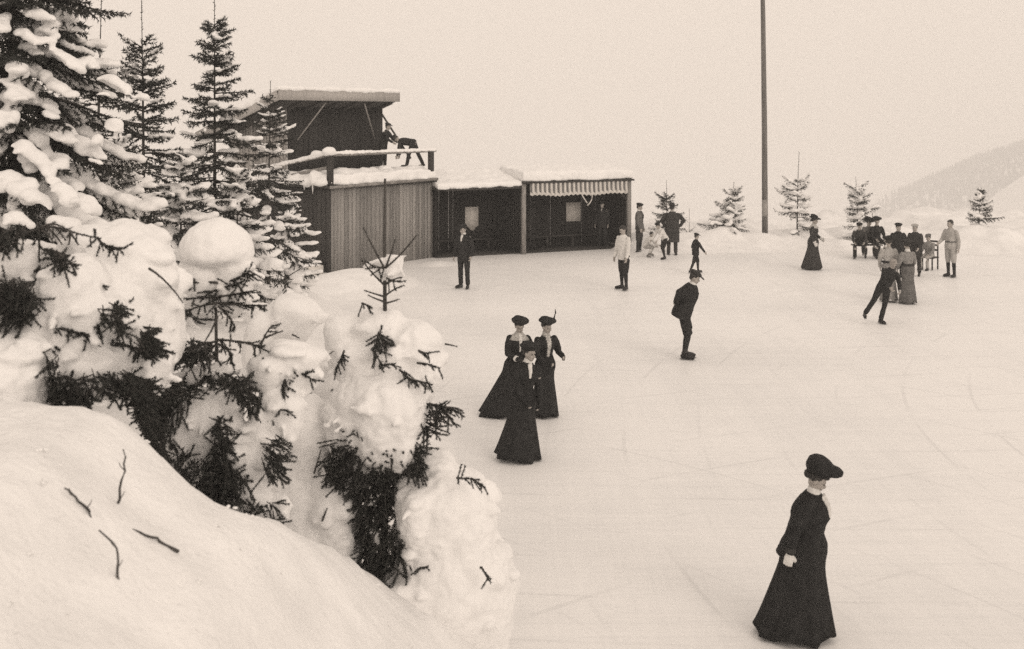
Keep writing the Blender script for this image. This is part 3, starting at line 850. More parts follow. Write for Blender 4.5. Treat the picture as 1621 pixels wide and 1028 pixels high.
Lb = [([(345, 448), (318, 446), (290, 437, .1)], 1.4), ([(345, 450), (372, 445), (392, 432, .1)], 1.8), ([(345, 455), (368, 455), (385, 445, .2)], 1.6), ([(345, 460), (335, 462), (322, 462, .2)], 1.0),
      ([(345, 472), (318, 470), (296, 474, .15)], 1.2), ([(345, 470), (372, 466), (397, 462, .12)], 2.0), ([(345, 480), (318, 482), (287, 496, .2)], 1.4), ([(345, 480), (385, 484), (422, 484, .1)], 1.5),
      ([(345, 485), (366, 500), (372, 520, .25)], 1.0), ([(345, 500), (338, 520), (322, 545, .2)], .6), ([(345, 540), (300, 548), (240, 572, .15)], 2.6), ([(345, 545), (310, 560), (262, 575, .3)], 2.2), ([(345, 538), (385, 540), (412, 550, .1)], 1.6), ([(345, 545), (372, 555), (365, 575, .3)], 1.4),
      ([(345, 590), (300, 602), (235, 625, .2)], 2.8), ([(345, 595), (290, 615), (232, 655, .3)], 2.8), ([(345, 588), (385, 600), (412, 640, .2)], 3.0), ([(345, 595), (380, 610), (400, 655, .3)], 2.6), ([(402, 565), (440, 575), (460, 605)], 1.6), ([(440, 572), (475, 588), (500, 605)], 1.4), ([(450, 590), (452, 605), (448, 625, .1)], 3),
      ([(240, 625), (262, 640), (258, 705, .3)], 2.0), ([(215, 640), (235, 655), (240, 690, .3)], 3.0), ([(265, 640), (272, 670), (275, 705, .3)], 2.4), ([(270, 560), (268, 590), (264, 605, .2)], .8), ([(412, 550), (420, 525), (432, 515)], .8), ([(420, 535), (430, 530), (448, 524)], .7), ([(345, 700), (440, 640, .1), (455, 650, .2)], 1.2), ([(345, 720), (420, 690), (442, 690, .1)], 1.4),
      ([(392, 440), (396, 438), (402, 432)], .8), ([(390, 430), (396, 426), (402, 436)], .3)]
Fl = [([(345, 662), (362, 672), (372, 720), (350, 740), (338, 700)], 42), ([(252, 735), (292, 712), (322, 722), (352, 705), (370, 745), (362, 800), (340, 800), (290, 768)], 120), ([(425, 690), (445, 690), (442, 755), (410, 755)], 45), ([(335, 655), (355, 655), (362, 800), (335, 800)], 60), ([(250, 640), (275, 620), (330, 600), (300, 640), (262, 700), (235, 690)], 60), ([(300, 775), (345, 790), (378, 790), (440, 795), (435, 850), (340, 850)], 120), ([(360, 740), (395, 752), (372, 790), (350, 790)], 40), ([(290, 560), (330, 545), (345, 565), (300, 580)], 26), ([(325, 600), (390, 598), (412, 640), (390, 650), (360, 615), (330, 615)], 40), ([(225, 640), (262, 610), (300, 600), (265, 650), (240, 680)], 45)]
near_tree('snow_capped_sapling', 'young spruce under one big round cap of snow, its thin trunk bare below the cap', b, tp, P, Lb, Fl, Y, 41, .02, .028, dome=True, foff=(.05, .7))

# buried bush at the left
Y = 8.5
b = on(110, Y)
tp = at(62, 352, Y)
P = [pil(44, 412, 52, 34, Y + .1, -.1, .35, .8), pil(110, 405, 30, 20, Y + .05, .2, None, .7), pil(120, 455, 62, 58, Y - .3, .5, .4, .75), pil(150, 490, 54, 32, Y - .35, .1, .3, .8), pil(85, 485, 30, 28, Y - .35, 0, .3, .8),
     pil(190, 385, 90, 32, Y + .35, .2, .4, .7), pil(215, 430, 78, 52, Y + .3, .35, .4, .8), pil(140, 385, 50, 22, Y + .2, 0, .3, .6), pil(205, 365, 40, 20, Y + .4, .25, .3, .7), pil(255, 440, 26, 52, Y + .4, -.2, .3, .9), pil(250, 500, 36, 48, Y + .35, 0, .3, .9),
     pil(190, 475, 46, 40, Y + .05, 0, .3, .8), pil(215, 500, 30, 28, Y, 0, .3, .8), pil(207, 522, 12, 20, Y - .1, .1, None, 1), pil(168, 515, 11, 18, Y - .2, .4, None, 1),
     pil(150, 572, 62, 24, Y - .35, 0, .3, .8), pil(180, 562, 34, 26, Y - .3, 0, .3, .8), pil(115, 555, 30, 24, Y - .4, -.2, .3, .8), pil(120, 600, 18, 9, Y - .45, 0, None, .7), pil(75, 618, 10, 14, Y - .5, .9, None, .8), pil(92, 575, 13, 18, Y - .5, .3, None, .8),
     pil(30, 545, 62, 40, Y - .6, .1, .35, .8), pil(62, 528, 26, 22, Y - .6, .5, .3, .8), pil(-10, 540, 60, 50, Y - .6, 0, .4, .8), pil(20, 600, 60, 50, Y - .7, 0, .4, .9), pil(240, 570, 40, 30, Y + .1, .2, .25, .8), pil(45, 445, 12, 8, Y - .2, 0, None, .6),
     pil(225, 600, 38, 14, Y - .1, .4, None, .7), pil(215, 575, 26, 12, Y - .15, .3, None, .7)]
Lb = [([(0, 375), (40, 370), (62, 362), (84, 359), (110, 366), (130, 372), (160, 378)], 1.0), ([(62, 362), (85, 346), (108, 366)], .25), ([(66, 365), (80, 372), (84, 385)], .3), ([(75, 362), (90, 372), (98, 388)], .3), ([(110, 368), (112, 380), (108, 388)], .6), ([(112, 370), (118, 378), (124, 388)], .6), ([(62, 360), (62, 385), (62, 415)], .9),
      ([(62, 420), (62, 440), (65, 462)], .8), ([(62, 425), (50, 432), (36, 442)], 1.4), ([(65, 455), (74, 462), (80, 465)], 1.0), ([(155, 378), (165, 395), (198, 393)], 3.0), ([(70, 395), (105, 398), (122, 425)], 2.4), ([(90, 405), (95, 420), (102, 435)], 1.4), ([(70, 512, .45), (100, 522, .45), (140, 530, .45)], 2.2), ([(100, 522, .4), (125, 522, .45), (140, 532, .45)], 2.0), ([(145, 505, .4), (152, 500, .4), (158, 530, .45)], 2.4), ([(160, 545, .3), (195, 538, .2), (232, 560, .2)], 2.2), ([(235, 425), (262, 440), (290, 480)], .35), ([(0, 380), (20, 400), (30, 372)], 1.5),
      ([(148, 452, .2), (155, 450, .2), (160, 447, .2)], 2)]
Fl = [([(-8, 448), (40, 448), (62, 470), (58, 500), (30, 520), (-8, 512)], 150), ([(0, 365), (40, 365), (20, 385), (0, 395)], 30), ([(72, 595), (130, 590), (200, 588), (248, 612), (230, 640), (200, 625), (160, 622), (130, 640), (80, 640)], 190), ([(155, 490), (165, 488), (170, 510), (158, 515)], 14), ([(178, 478), (186, 480), (196, 525), (182, 520)], 30), ([(212, 560), (232, 508), (248, 550), (240, 562)], 42), ([(72, 548), (85, 540), (92, 575), (78, 600), (68, 590)], 22), ([(80, 405), (98, 402), (120, 420), (100, 425)], 22), ([(30, 640), (60, 635), (66, 652), (38, 652)], 14), ([(205, 625), (240, 650), (262, 720), (245, 720), (222, 680)], 40)]
near_tree('snow_buried_spruce', 'spruce bush buried under heavy rounded masses of snow at the left edge', b, tp, P, Lb, Fl, Y, 42, .024, .022, lump=.018, foff=(.05, .85))

# the foreground spruce with the bare leader
Y = 10.4
b = on(606, Y)
tp = at(612, 283, Y)
P = [pil(545, 522, 38, 32, Y + .15, 0, .28, .8), pil(602, 525, 52, 44, Y + .05, 0, .3, .8), pil(655, 545, 50, 46, Y, .25, .3, .8), pil(680, 575, 26, 34, Y, .2, .25, .9), pil(570, 560, 46, 26, Y - .05, 0, .28, .8), pil(625, 560, 40, 22, Y - .1, 0, .3, .8),
     pil(610, 630, 74, 46, Y - .25, .05, .34, .8), pil(570, 630, 48, 40, Y - .2, 0, .3, .8), pil(648, 650, 34, 40, Y - .25, .2, .3, .8), pil(640, 605, 40, 24, Y - .2, 0, .3, .8), pil(545, 650, 36, 34, Y - .1, 0, .3, .9),
     pil(700, 790, 84, 62, Y - .1, .15, .5, .9), pil(660, 790, 40, 34, Y - .25, 0, .4, .9), pil(735, 830, 60, 70, Y - .05, .1, .5, 1), pil(685, 850, 46, 70, Y - .12, 0, .4, 1), pil(690, 735, 36, 26, Y, 0, .3, .9), pil(645, 770, 26, 20, Y - .25, -.3, None, .9), pil(705, 890, 100, 70, Y - .1, 0, .5, 1.3), pil(665, 925, 70, 40, Y - .2, 0, .4, 1.3), pil(765, 915, 60, 60, Y, 0, .4, 1.3), pil(490, 905, 90, 60, Y, 0, .4, 1.3),
     pil(490, 690, 48, 74, Y + .1, 0, .35, 1), pil(480, 790, 60, 90, Y + .1, 0, .4, 1), pil(530, 790, 46, 66, Y - .05, 0, .35, 1), pil(545, 860, 32, 60, Y - .1, 0, .3, 1), pil(495, 860, 60, 70, Y, 0, .4, 1), pil(540, 745, 34, 22, Y - .15, .2, None, .9),
     pil(582, 740, 20, 11, Y - .2, -.3, None, .8), pil(600, 705, 26, 10, Y - .2, .1, None, .8), pil(575, 760, 16, 8, Y - .2, -.2, None, .8), pil(640, 725, 18, 10, Y - .15, .2, None, .8), pil(585, 798, 12, 9, Y - .25, 0, None, .8), pil(598, 855, 8, 14, Y - .3, 0, None, 1), pil(628, 840, 8, 12, Y - .3, .3, None, 1), pil(588, 845, 7, 9, Y - .3, 0, None, 1), pil(612, 690, 16, 8, Y - .2, 0, None, .8), pil(555, 735, 18, 12, Y - .2, 0, None, .9),
     pil(607, 430, 16, 6, Y, 0, None, .6), pil(622, 410, 22, 8, Y, -.3, None, .5), pil(602, 412, 14, 5, Y, 0, None, .5), pil(622, 428, 14, 6, Y, 0, None, .6)]
Lb = [([(609, 425), (590, 392), (575, 360)], .55), ([(610, 425), (620, 400), (626, 378)], .55), ([(610, 425), (636, 404), (660, 372, .1)], .55), ([(609, 452), (585, 430), (572, 410)], .6), ([(609, 452), (628, 438), (636, 440, .1)], .7), ([(609, 470), (595, 466), (576, 460)], .6), ([(609, 470), (620, 458), (640, 452)], .6), ([(609, 478), (598, 475), (582, 467)], .6), ([(612, 480), (620, 478), (632, 474)], .6), ([(572, 480), (578, 482), (586, 485)], .8), ([(609, 424), (600, 424), (590, 422)], 1.6), ([(611, 440), (625, 448), (634, 445)], 1.4),
      ([(600, 525, .32), (596, 545, .36), (590, 555, .36), (605, 578, .36), (626, 576, .36)], 1.8), ([(632, 585, .3), (648, 600, .32), (672, 606, .3), (684, 609, .3)], 2.4), ([(662, 555, .3), (672, 560, .32), (680, 560, .3)], 1.4), ([(660, 575, .3), (676, 575, .34), (696, 583, .34)], 1.6), ([(676, 640, .1), (692, 640, .15), (720, 650, .2)], 2.2), ([(690, 640, .15), (708, 652, .2), (718, 672, .25)], 2.0), ([(692, 645), (690, 665, .2), (690, 680, .25)], 1.4), ([(705, 645, .2), (722, 645, .2), (732, 650, .2)], .8), ([(672, 690, .15), (664, 670, .2), (678, 690, .2)], 3),
      ([(545, 555, .2), (538, 575, .2), (532, 585, .2)], 3.0), ([(505, 573), (515, 566), (528, 556)], .35), ([(532, 650), (536, 643), (540, 635)], .4), ([(497, 750, .2), (503, 730, .2), (508, 712, .2)], .4), ([(510, 825, .3), (514, 815, .3), (518, 805, .3)], .6), ([(607, 745), (640, 752, .2), (670, 755, .25)], 1.6), ([(670, 755, .2), (663, 730, .2), (654, 700, .2)], 2.8), ([(640, 752, .2), (636, 725, .2), (632, 702, .2)], .5), ([(607, 735), (560, 755, .2), (514, 760, .2)], 2.2), ([(514, 760, .2), (528, 735, .2), (528, 710, .2)], 2.4), ([(607, 700), (612, 683, .2), (618, 690, .25)], 2.6), ([(545, 740, .2), (560, 715, .2), (562, 670, .2)], 3.6), ([(607, 770), (580, 780, .2), (552, 785, .25)], 2.2), ([(607, 775), (620, 790, .2), (626, 808, .2)], 1.6),
      ([(655, 900, .3), (666, 900, .35), (678, 897, .4)], 1.0), ([(722, 757, .45), (730, 758, .45), (742, 757, .45)], 2.4), ([(745, 757, .45), (755, 764, .45), (768, 772, .45)], 2.0), ([(762, 898, .5), (768, 908, .5), (773, 918, .5)], .9), ([(704, 545), (712, 546), (724, 549)], .3), ([(470, 575), (490, 580), (500, 592)], .8)]
Fl = [([(548, 680), (566, 668), (572, 700), (560, 730), (545, 730)], 40), ([(598, 690), (612, 684), (622, 710), (618, 760), (596, 750)], 45), ([(540, 735), (625, 735), (640, 780), (620, 815), (570, 810), (545, 775)], 150), ([(520, 690), (560, 690), (575, 745), (520, 765)], 45), ([(575, 695), (650, 700), (668, 755), (580, 750)], 70), ([(515, 745), (530, 735), (575, 765), (530, 768)], 34), ([(568, 810), (600, 800), (606, 925), (572, 925)], 130), ([(618, 840), (632, 832), (645, 870), (655, 915), (618, 918)], 95), ([(656, 700), (666, 700), (672, 752), (652, 755)], 30), ([(596, 690), (616, 690), (616, 910), (594, 910)], 70), ([(655, 640), (700, 640), (690, 690), (665, 690)], 25), ([(590, 540), (604, 520), (612, 545), (598, 556)], 22), ([(560, 800), (575, 800), (580, 822), (564, 826)], 18), ([(505, 880), (520, 884), (518, 915), (508, 910)], 9)]
near_tree('leader_topped_spruce', 'snow heaped young spruce in the foreground with a long bare leader and upturned twigs', b, tp, P, Lb, Fl, Y, 43, .022, .036, lump=.018)

# small ones between
Y = 11.6
b = on(505, Y)
P = [pil(470, 490, 44, 26, Y + .4, .3, .4, .7), pil(430, 520, 44, 36, Y + .5, .3, .4, .8), pil(515, 575, 24, 18, Y, .2, .2, .8), pil(520, 610, 34, 26, Y, .2, .25, .8), pil(500, 650, 40, 40, Y, .2, .25, 1)]
Lb = [([(462, 530), (468, 532), (474, 536)], .5), ([(480, 560), (486, 553), (496, 556)], 2.2), ([(470, 545), (476, 556), (490, 562)], 1.2), ([(490, 590), (500, 582), (502, 606)], 1.0), ([(478, 610), (485, 600), (496, 612)], 1.6), ([(525, 613), (530, 611), (540, 612)], 1.2)]
near_tree('buried_sapling', 'sapling almost wholly sunk in snow left of the leader topped spruce', b, at(500, 570, Y), P, Lb, [], Y, 44, .03, .012)
Y = 17.0
b = on(453, Y)
tp = at(452, 430, Y)
Lb = [([(452, 440), (440, 434), (430, 425)], .3), ([(452, 440), (462, 434), (478, 424)], .3), ([(452, 436), (452, 450), (453, 462)], 1.4), ([(452, 440), (446, 444), (440, 450)], .8), ([(453, 440), (458, 444), (464, 442)], .6)]
near_tree('twiggy_sapling', 'tiny dark twiggy sapling poking from the bank below the slim frosted spruce', b, tp, [pil(452, 462, 14, 6, Y, 0, .12, .5)], Lb, [], Y, 45, .02, .012)

# bare twigs standing in the near snow
for pts, lab in (
    ([(197, 712, 4.6), (194, 750, 4.6), (188, 800, 4.6)], 'upright bare twig standing alone in the near snow'),
    ([(106, 782, 4.3), (122, 798, 4.3), (142, 818, 4.3)], 'short slanting bare twig leaning left in the near snow'),
    ([(160, 840, 4.0), (184, 862, 4.0), (185, 890, 4.0), (185, 918, 4.0)], 'bent bare twig with a crook at its top, lowest in the near snow'),
    ([(210, 890, 3.9), (245, 882, 3.95), (280, 878, 4.0)], 'faint thin twig lying nearly flat on the near snow'),
):
    bx_, by_ = pts[-1][:2]
    Yb = next((y for y in np.arange(2.6, 7.1, .02) if gz((bx_ - CX) * y / F, y) >= CH - (by_ - HZ) * y / F), 4.5)
    P = np.array([at(p[0], p[1], Yb + (p[2] - pts[-1][2])) for p in pts])
    P = P + [0, 0, max(0, max(gz(q[0], q[1]) - q[2] for q in P[:-1]) + .03)]
    P = np.concatenate([P, [[P[-1][0], P[-1][1], min(P[-1][2], gz(P[-1][0], P[-1][1])) - .06]]])
    if 'flat' in lab: P = np.array([[q[0], q[1], gz(q[0], q[1]) + .008] for q in P[:-1]])
    rs = np.random.RandomState(len(lab))
    Q = np.array([[np.interp(u, np.linspace(0, 1, len(P)), P[:, k]) for k in range(3)] for u in np.linspace(0, 1, 11)])
    P = Q + rs.normal(size=Q.shape) * [.006, .004, 0.0 if 'flat' in lab else .003]
    m = M(); m.tube(P, np.linspace(.0028, .0068, len(P)) * Yb / 4.2, 6)
    if 'flat' not in lab:
        for k in (3, 6):
            m.tube([P[k], P[k] + [.022 * (-1) ** k, -.01, .03], P[k] + [.03 * (-1) ** k, -.012, .05]], [.003, .0025, .0015], 5)
    tag(m.build('bare_twig', BARK, None, True), lab, 'twig', 'bare twigs in the near snow')

rs = np.random.RandomState(91)                    # crumbs of snow fallen from the boughs
m = M()
for _ in range(170):
    y = rs.uniform(4.2, 10.5); x = (rs.uniform(-20, 760) - CX) * y / F
    s = rs.uniform(.006, .018)
    for _k in range(3):
        m.ell([x + rs.normal() * s, y + rs.normal() * s, gz(x, y) + s * .1], (s * rs.uniform(.6, 1.6), s * rs.uniform(.6, 1.4), s * rs.uniform(.4, .8)), rotz(rs.rand() * 3), 1, 1)
tag(m.build('snow_crumbs', SNOW, None, True), 'small crumbs of fallen snow on the near bank', kind='stuff')

# ------------------------------------------------------------------ people
def adir(flex, side_ang, side):                   # direction of a limb hanging down, raised forward by flex, outward by side_ang
    f, s = R(flex), R(side_ang)
    return np.array([side * math.sin(s), -math.sin(f) * math.cos(s), -math.cos(f) * math.cos(s)])
DEF = dict(lean=2, roll=0, twist=0, head_yaw=0, head_pitch=8, sh=(4, 10), fo=(14, 4), shL=None, shR=None, foL=None, foR=None, thL=(2, 3), thR=(-2, 3), skL=(-3, 1), skR=(-4, 1), toe=10, skates=True, whole_roll=0)
def person(loc, height, rot, label, wear, pose=None, fine=False, group=None):
    p = dict(DEF); p.update(pose or {})
    W = wear
    k = height / 1.70
    root = thing('person', loc, label, 'person', group)
    ORG[root.name] = np.zeros(3)
    root.rotation_euler = (0, 0, R(rot)); root.scale = (k, k, k)
    up = rotx(R(p['lean'])) @ roty(R(p['roll'])) @ np.array([0, 0, 1.0])
    tw = rotz(R(p['twist']))
    spn = frame(up, (0, 1, 0))
    right = nrm(roty(R(p['roll'])) @ np.array([1.0, 0, 0]))
    shr = tw @ right
    fwd = nrm(np.cross(up, right))              # points backwards or forwards; fixed below
    if fwd[1] > 0: fwd = -fwd
    pel = np.zeros(3)
    waist = pel + up * .13; chest = pel + up * .36; neck = pel + up * .53
    J = {}
    sw = .165 if W.get('female') else .185
    for s, n_ in ((1, 'L'), (-1, 'R')):          # the person's left is local +X when facing -Y
        shd = pel + up * .44 + shr * s * sw
        a = adir(*(p['sh' + n_] or p['sh']), s); b_ = adir(*(p['fo' + n_] or p['fo']), s)
        a, b_ = tw @ a, tw @ b_
        el = shd + a * .285; wr = el + b_ * .245
        hip = pel + right * s * .09 - up * .02
        kn = hip + adir(*p['th' + n_], s) * .425; an = kn + adir(*p['sk' + n_], s) * .405
        J[n_] = (shd, el, wr, b_, hip, kn, an)
    sole = .085 + (.035 if p['skates'] else 0)
    low = min(J['L'][6][2], J['R'][6][2])
    off = np.array([-(J['L'][6] + J['R'][6])[0] / 2 * 0, 0, sole - low])
    if p.get('center') is None:
        lowest = 'L' if J['L'][6][2] <= J['R'][6][2] else 'R'
        mid = (J['L'][6] + J['R'][6]) / 2
        off[0], off[1] = -mid[0], -mid[1]
    pel, waist, chest, neck = [q + off for q in (pel, waist, chest, neck)]
    J = {n_: tuple(q + off if i != 3 else q for i, q in enumerate(t)) for n_, t in J.items()}
    hup = nrm(up * .55 + np.array([0, 0, .45]))
    hd_f = rotz(R(p['head_yaw'])) @ rotx(R(p['head_pitch'])) @ np.array([0, -1.0, 0])
    hd_u = nrm(hup - hd_f * np.dot(hup, hd_f))
    hd_s = np.cross(hd_u, hd_f) * -1
    HM = np.stack([hd_s, -hd_f, hd_u], 1)        # local head axes: side, back, up
    hc = neck + hup * .135 + hd_f * .025
    hp_ = lambda x, y, z: hc + HM @ np.array([x, y, z])
    # ---- body: one welded skin
    m = M()
    ringsd = [(-.10, .13, .095), (0, .155, .11), (.13, .125, .095), (.30, .155, .11), (.41, .155, .10), (.47, .095, .075), (.52, .058, .058), (.60, .054, .056)]
    ang = np.linspace(0, 2 * np.pi, 16, endpoint=False)
    def ring(c, u, rx, ry, r_=None):
        rt = nrm((r_ if r_ is not None else right) - u * np.dot(r_ if r_ is not None else right, u)); fw = np.cross(u, rt)
        return c + np.cos(ang)[:, None] * rt * rx + np.sin(ang)[:, None] * fw * ry
    m.loft([ring(pel + up * d, up, rx, ry, shr if d > .2 else right) for d, rx, ry in ringsd])
    m.limb([neck - up * .02, neck + up * .03, hc - HM @ np.array([0, -.02, .05])], [.056, .053, .05])
    m.ell(hp_(0, .012, .02), (.074, .092, .098), HM, sub=3)
    m.ell(hp_(0, -.03, -.045), (.058, .062, .072), HM)
    m.ell(hp_(0, -.062, -.088), (.026, .022, .022), HM)
    m.ell(hp_(0, -.094, -.022), (.013, .019, .024), HM @ rotx(-.3))
    m.ell(hp_(0, -.085, -.052), (.022, .012, .009), HM)
    m.ell(hp_(0, -.076, .018), (.05, .014, .012), HM)
    for s in (1, -1):
        m.ell(hp_(.074 * s, .012, -.015), (.012, .022, .034), HM)
        m.ell(hp_(.034 * s, -.068, -.038), (.022, .02, .02), HM)
    hands = {}
    for s, n_ in ((1, 'L'), (-1, 'R')):
        shd, el, wr, fd, hip, kn, an = J[n_]
        m.limb([shd, (shd + el) / 2, el, (el + wr) / 2, wr], [.05, .046, .038, .036, .026])
        m.limb([hip, (hip + kn) / 2, kn, kn * .6 + an * .4, an], [.085, .072, .052, .052, .036])
        yaw = rotz(R(p['toe']) * s)
        ft = yaw @ np.array([0, -1.0, 0])
        m.limb([an - [0, 0, .03], an + ft * .09 - [0, 0, .055], an + ft * .15 - [0, 0, .06]], [.036, .03, .022])
        # hand: palm, four curled fingers of unequal length, thumb from the side of the palm
        sd = nrm(np.cross(fd, np.array([0, -1.0, 0.0]) + 1e-3)) * 1.0
        inn = nrm(-right * s - fd * np.dot(-right * s, fd))     # palm faces the thigh
        acr = nrm(np.cross(fd, inn)) * 1.0
        if np.dot(acr, np.array([0, -1, 0])) < 0: acr = -acr    # thumb side to the front
        HR = np.stack([fd, acr, inn], 1)
        pc = wr + fd * .05
        hm = [(pc, (.05, .04, .016))]
        m.ell(pc, (.052, .040, .017), HR)
        for q, (o_, L_) in enumerate(((.030, .072), (.010, .08), (-.010, .075), (-.029, .058))):
            b0 = wr + fd * .09 + acr * o_
            b1 = b0 + (fd * .9 + inn * .3) * L_ * .45; b2 = b1 + (fd * .6 + inn * .8) * L_ * .32; b3 = b2 + (fd * .2 + inn) * L_ * .23
            m.limb([b0 - fd * .02, b0, b1, b2, b3], [.0095, .0095, .009, .0085, .0075], 8)
        t0 = wr + fd * .03 + acr * .034
        m.limb([t0, t0 + (fd * .6 + acr * .6 + inn * .3) * .035, t0 + (fd * .95 + acr * .35 + inn * .45) * .062], [.013, .011, .009], 8)
        hands[n_] = (wr, fd, acr, inn, HR)
    body = remesh(m.build('body', W.get('skin', SKIN), root, True), .0065 if fine else .0095, 2)
    for s in (1, -1):
        m = M(); m.ell(hp_(.031 * s, -.083, -.002), (.011, .006, .0065), HM); m.build('eye', EYE, root, True)
    m = M(); m.ell(hp_(0, -.086, -.066), (.02, .008, .006), HM); m.build('lips', LIP, root, True)
    # ---- hair
    hm_ = W.get('hair', HAIR)
    m = M()
    m.ell(hp_(0, .028, .036), (.084, .092, .092), HM, sub=3)
    if W.get('female'):
        m.ell(hp_(0, .105, .0), (.055, .045, .05), HM); m.ell(hp_(.064, .04, .025), (.028, .045, .05), HM); m.ell(hp_(-.064, .04, .025), (.028, .045, .05), HM)
        m.ell(hp_(0, -.05, .075), (.07, .045, .03), HM)
    else:
        m.ell(hp_(0, .07, -.02), (.066, .04, .05), HM); m.ell(hp_(0, -.045, .085), (.06, .04, .022), HM)
    m.build('hair', hm_, root, True)
    # ---- legs and feet
    tr = W.get('trousers')
    if tr:
        m = M()
        kn_ = W.get('knickers')
        m.loft([ring(pel + up * d, up, rx, ry) for d, rx, ry in ((-.10, .14, .11), (-.02, .175, .13), (.07, .165, .125), (.14, .145, .115))])
        for n_ in 'LR':
            shd, el, wr, fd, hip, kn, an = J[n_]
            if kn_:
                m.limb([hip + up * .02, (hip + kn) / 2, kn * .85 + hip * .15, kn * .93 + an * .07, kn * .82 + an * .18], [.105, .098, .09, .078, .055])
            else:
                m.limb([hip + up * .02, (hip + kn) / 2, kn, (kn + an) / 2, an + (kn - an) * .06], [.105, .09, .072, .066, .064])
        remesh(m.build('breeches' if kn_ else 'trousers', tr, root, True), .012, 2, .006, 14, 3)
        if kn_:
            for n_ in 'LR':
                shd, el, wr, fd, hip, kn, an = J[n_]
                m = M(); m.limb([kn * .9 + an * .1, kn * .6 + an * .4, an + (kn - an) * .1], [.056, .058, .042]); m.build('stocking', W.get('stockings', BLACK), root, True)
    for s, n_ in ((1, 'L'), (-1, 'R')):
        shd, el, wr, fd, hip, kn, an = J[n_]
        sk = nrm(an - kn)
        ft0 = rotz(R(p['toe']) * s) @ np.array([0, -1.0, 0])
        dn = sk if (an - kn)[2] < -.2 else np.array([0, 0, -1.0])
        dn = nrm(dn * .6 + np.array([0, 0, -.4]))
        ft = nrm(ft0 - dn * np.dot(ft0, dn))
        m = M()
        m.limb([an - sk * .11, an], [.048, .046])
        m.limb([an - ft * .035 + dn * .045, an + ft * .05 + dn * .045, an + ft * .15 + dn * .052, an + ft * .185 + dn * .055], [.038, .042, .037, .026])
        m.box(an + ft * .07 + dn * .082, (.125, .036, .008), np.stack([ft, np.cross(dn, ft), -dn], 1))
        bt = m.build('boot', W.get('boots', LEATH), root, True)
        if p['skates']:
            m = M(); m.box(an + ft * .075 + dn * .108, (.15, .0025, .013), np.stack([ft, np.cross(dn, ft), -dn], 1))
            for o_ in (-.05, .14): m.box(an + ft * (.02 + o_) + dn * .094, (.012, .012, .008), np.stack([ft, np.cross(dn, ft), -dn], 1))
            m.build('skate_blade', STEEL, bt)
    # ---- skirt
    if W.get('skirt'):
        hx, hy, rx, ry, hem = W.get('hem', (0, 0, .36, .34, .07))     # hem centre (side, back), radii, height
        m = M()
        kx = 72
        an_ = np.linspace(0, 2 * np.pi, kx, endpoint=False)
        rs = np.random.RandomState(W.get('seed', 1))
        ph = rs.uniform(0, 6.28, 4)
        top = waist + up * .02
        mid_z = pel[2]
        rings = []
        for u in np.linspace(0, 1, 15):
            hc_ = np.array([hx, hy, hem])
            c = top * (1 - u) + hc_ * u
            pp = pel - up * .02
            w_ = max(0, 1 - abs(u - .2) / .2)
            c = c * (1 - .4 * w_) + np.array([pp[0], pp[1], c[2]]) * .4 * w_
            q = u ** 1.15
            hipb = .055 * math.exp(-((u - .16) / .12) ** 2)
            w0 = .05 if W.get('straight') else .0
            rx_ = .125 + w0 + (rx - .125 - w0) * q + hipb; ry_ = .10 + w0 + (ry - .10 - w0) * q + hipb
            fold = 1 + (.015 + .075 * u) * (.55 * np.cos(9 * an_ + ph[0]) + .3 * np.cos(14 * an_ + ph[1]) + .25 * np.cos(5 * an_ + ph[2])) * min(1, u * 1.4)
            zz = c[2] + (.03 * np.cos(5 * an_ + ph[3]) + .018 * np.cos(11 * an_ + ph[1])) * u ** 6 + W.get('hemtilt', 0) * np.cos(an_) * u ** 3
            rings.append(np.stack([c[0] + rx_ * fold * np.cos(an_), c[1] + ry_ * fold * np.sin(an_), zz], 1))
        m.loft(rings[::-1])
        m.build('skirt', W['skirt'], root, True)
    # ---- jacket
    jk = W.get('jacket')
    if jk:
        m = M()
        fem = W.get('female')
        jl = W.get('jlen', .06 if fem else .13)
        fat = W.get('fat', 1.0)
        if W.get('straight'): prof = [(-jl, .20, .20), (-jl + .03, .19, .19), (.04, .165, .158), (.13, .15, .142), (.22, .152, .142), (.31, .172, .158), (.39, .168, .135), (.445, .135, .105), (.49, .09, .08), (.525, .064, .064)]
        elif fem: prof = [(-jl, .195, .165), (-jl + .03, .185, .155), (.04, .158, .128), (.13, .132, .108), (.22, .145, .12), (.31, .172, .15), (.39, .172, .135), (.445, .135, .105), (.49, .09, .08), (.525, .064, .064)]
        else: prof = [(-jl, .19, .145), (0, .19, .145), (.13, .172, .135), (.30, .19, .145), (.40, .185, .135), (.455, .145, .11), (.50, .095, .085), (.535, .068, .068)]
        m.loft([ring(pel + up * d + fwd * (.012 if fem and .25 < d < .4 else 0), up, rx * fat, ry * fat, shr if d > .2 else right) for d, rx, ry in prof])
        for n_ in 'LR':
            shd, el, wr, fd, hip, kn, an = J[n_]
            if fem: rr_ = [.064, .074, .066, .056, .05, .046]
            else: rr_ = [.060, .067, .064, .058, .052, .048]
            rr_ = [x * (.6 + .4 * fat) for x in rr_]
            m.limb([shd - up * .01, shd * .7 + el * .3, shd * .2 + el * .8, el, (el + wr) / 2, wr - fd * .025], rr_)
        jname = W.get('jname', 'jacket')
        remesh(m.build(jname, jk, root, True), .009 if fine else .012, 2, .007, 12, W.get('seed', 1))
        if W.get('cuffs'):
            for n_ in 'LR':
                shd, el, wr, fd, hip, kn, an = J[n_]
                m = M(); m.tube([wr - fd * .055, wr - fd * .01], [.052, .056], 14); m.build('cuff', W['cuffs'], root, True)
    if W.get('collar'):
        m = M()
        m.tube([neck - up * .035, neck, neck + up * .045], [.085, .068, .062], 16)
        m.build('collar', W['collar'], root, True)
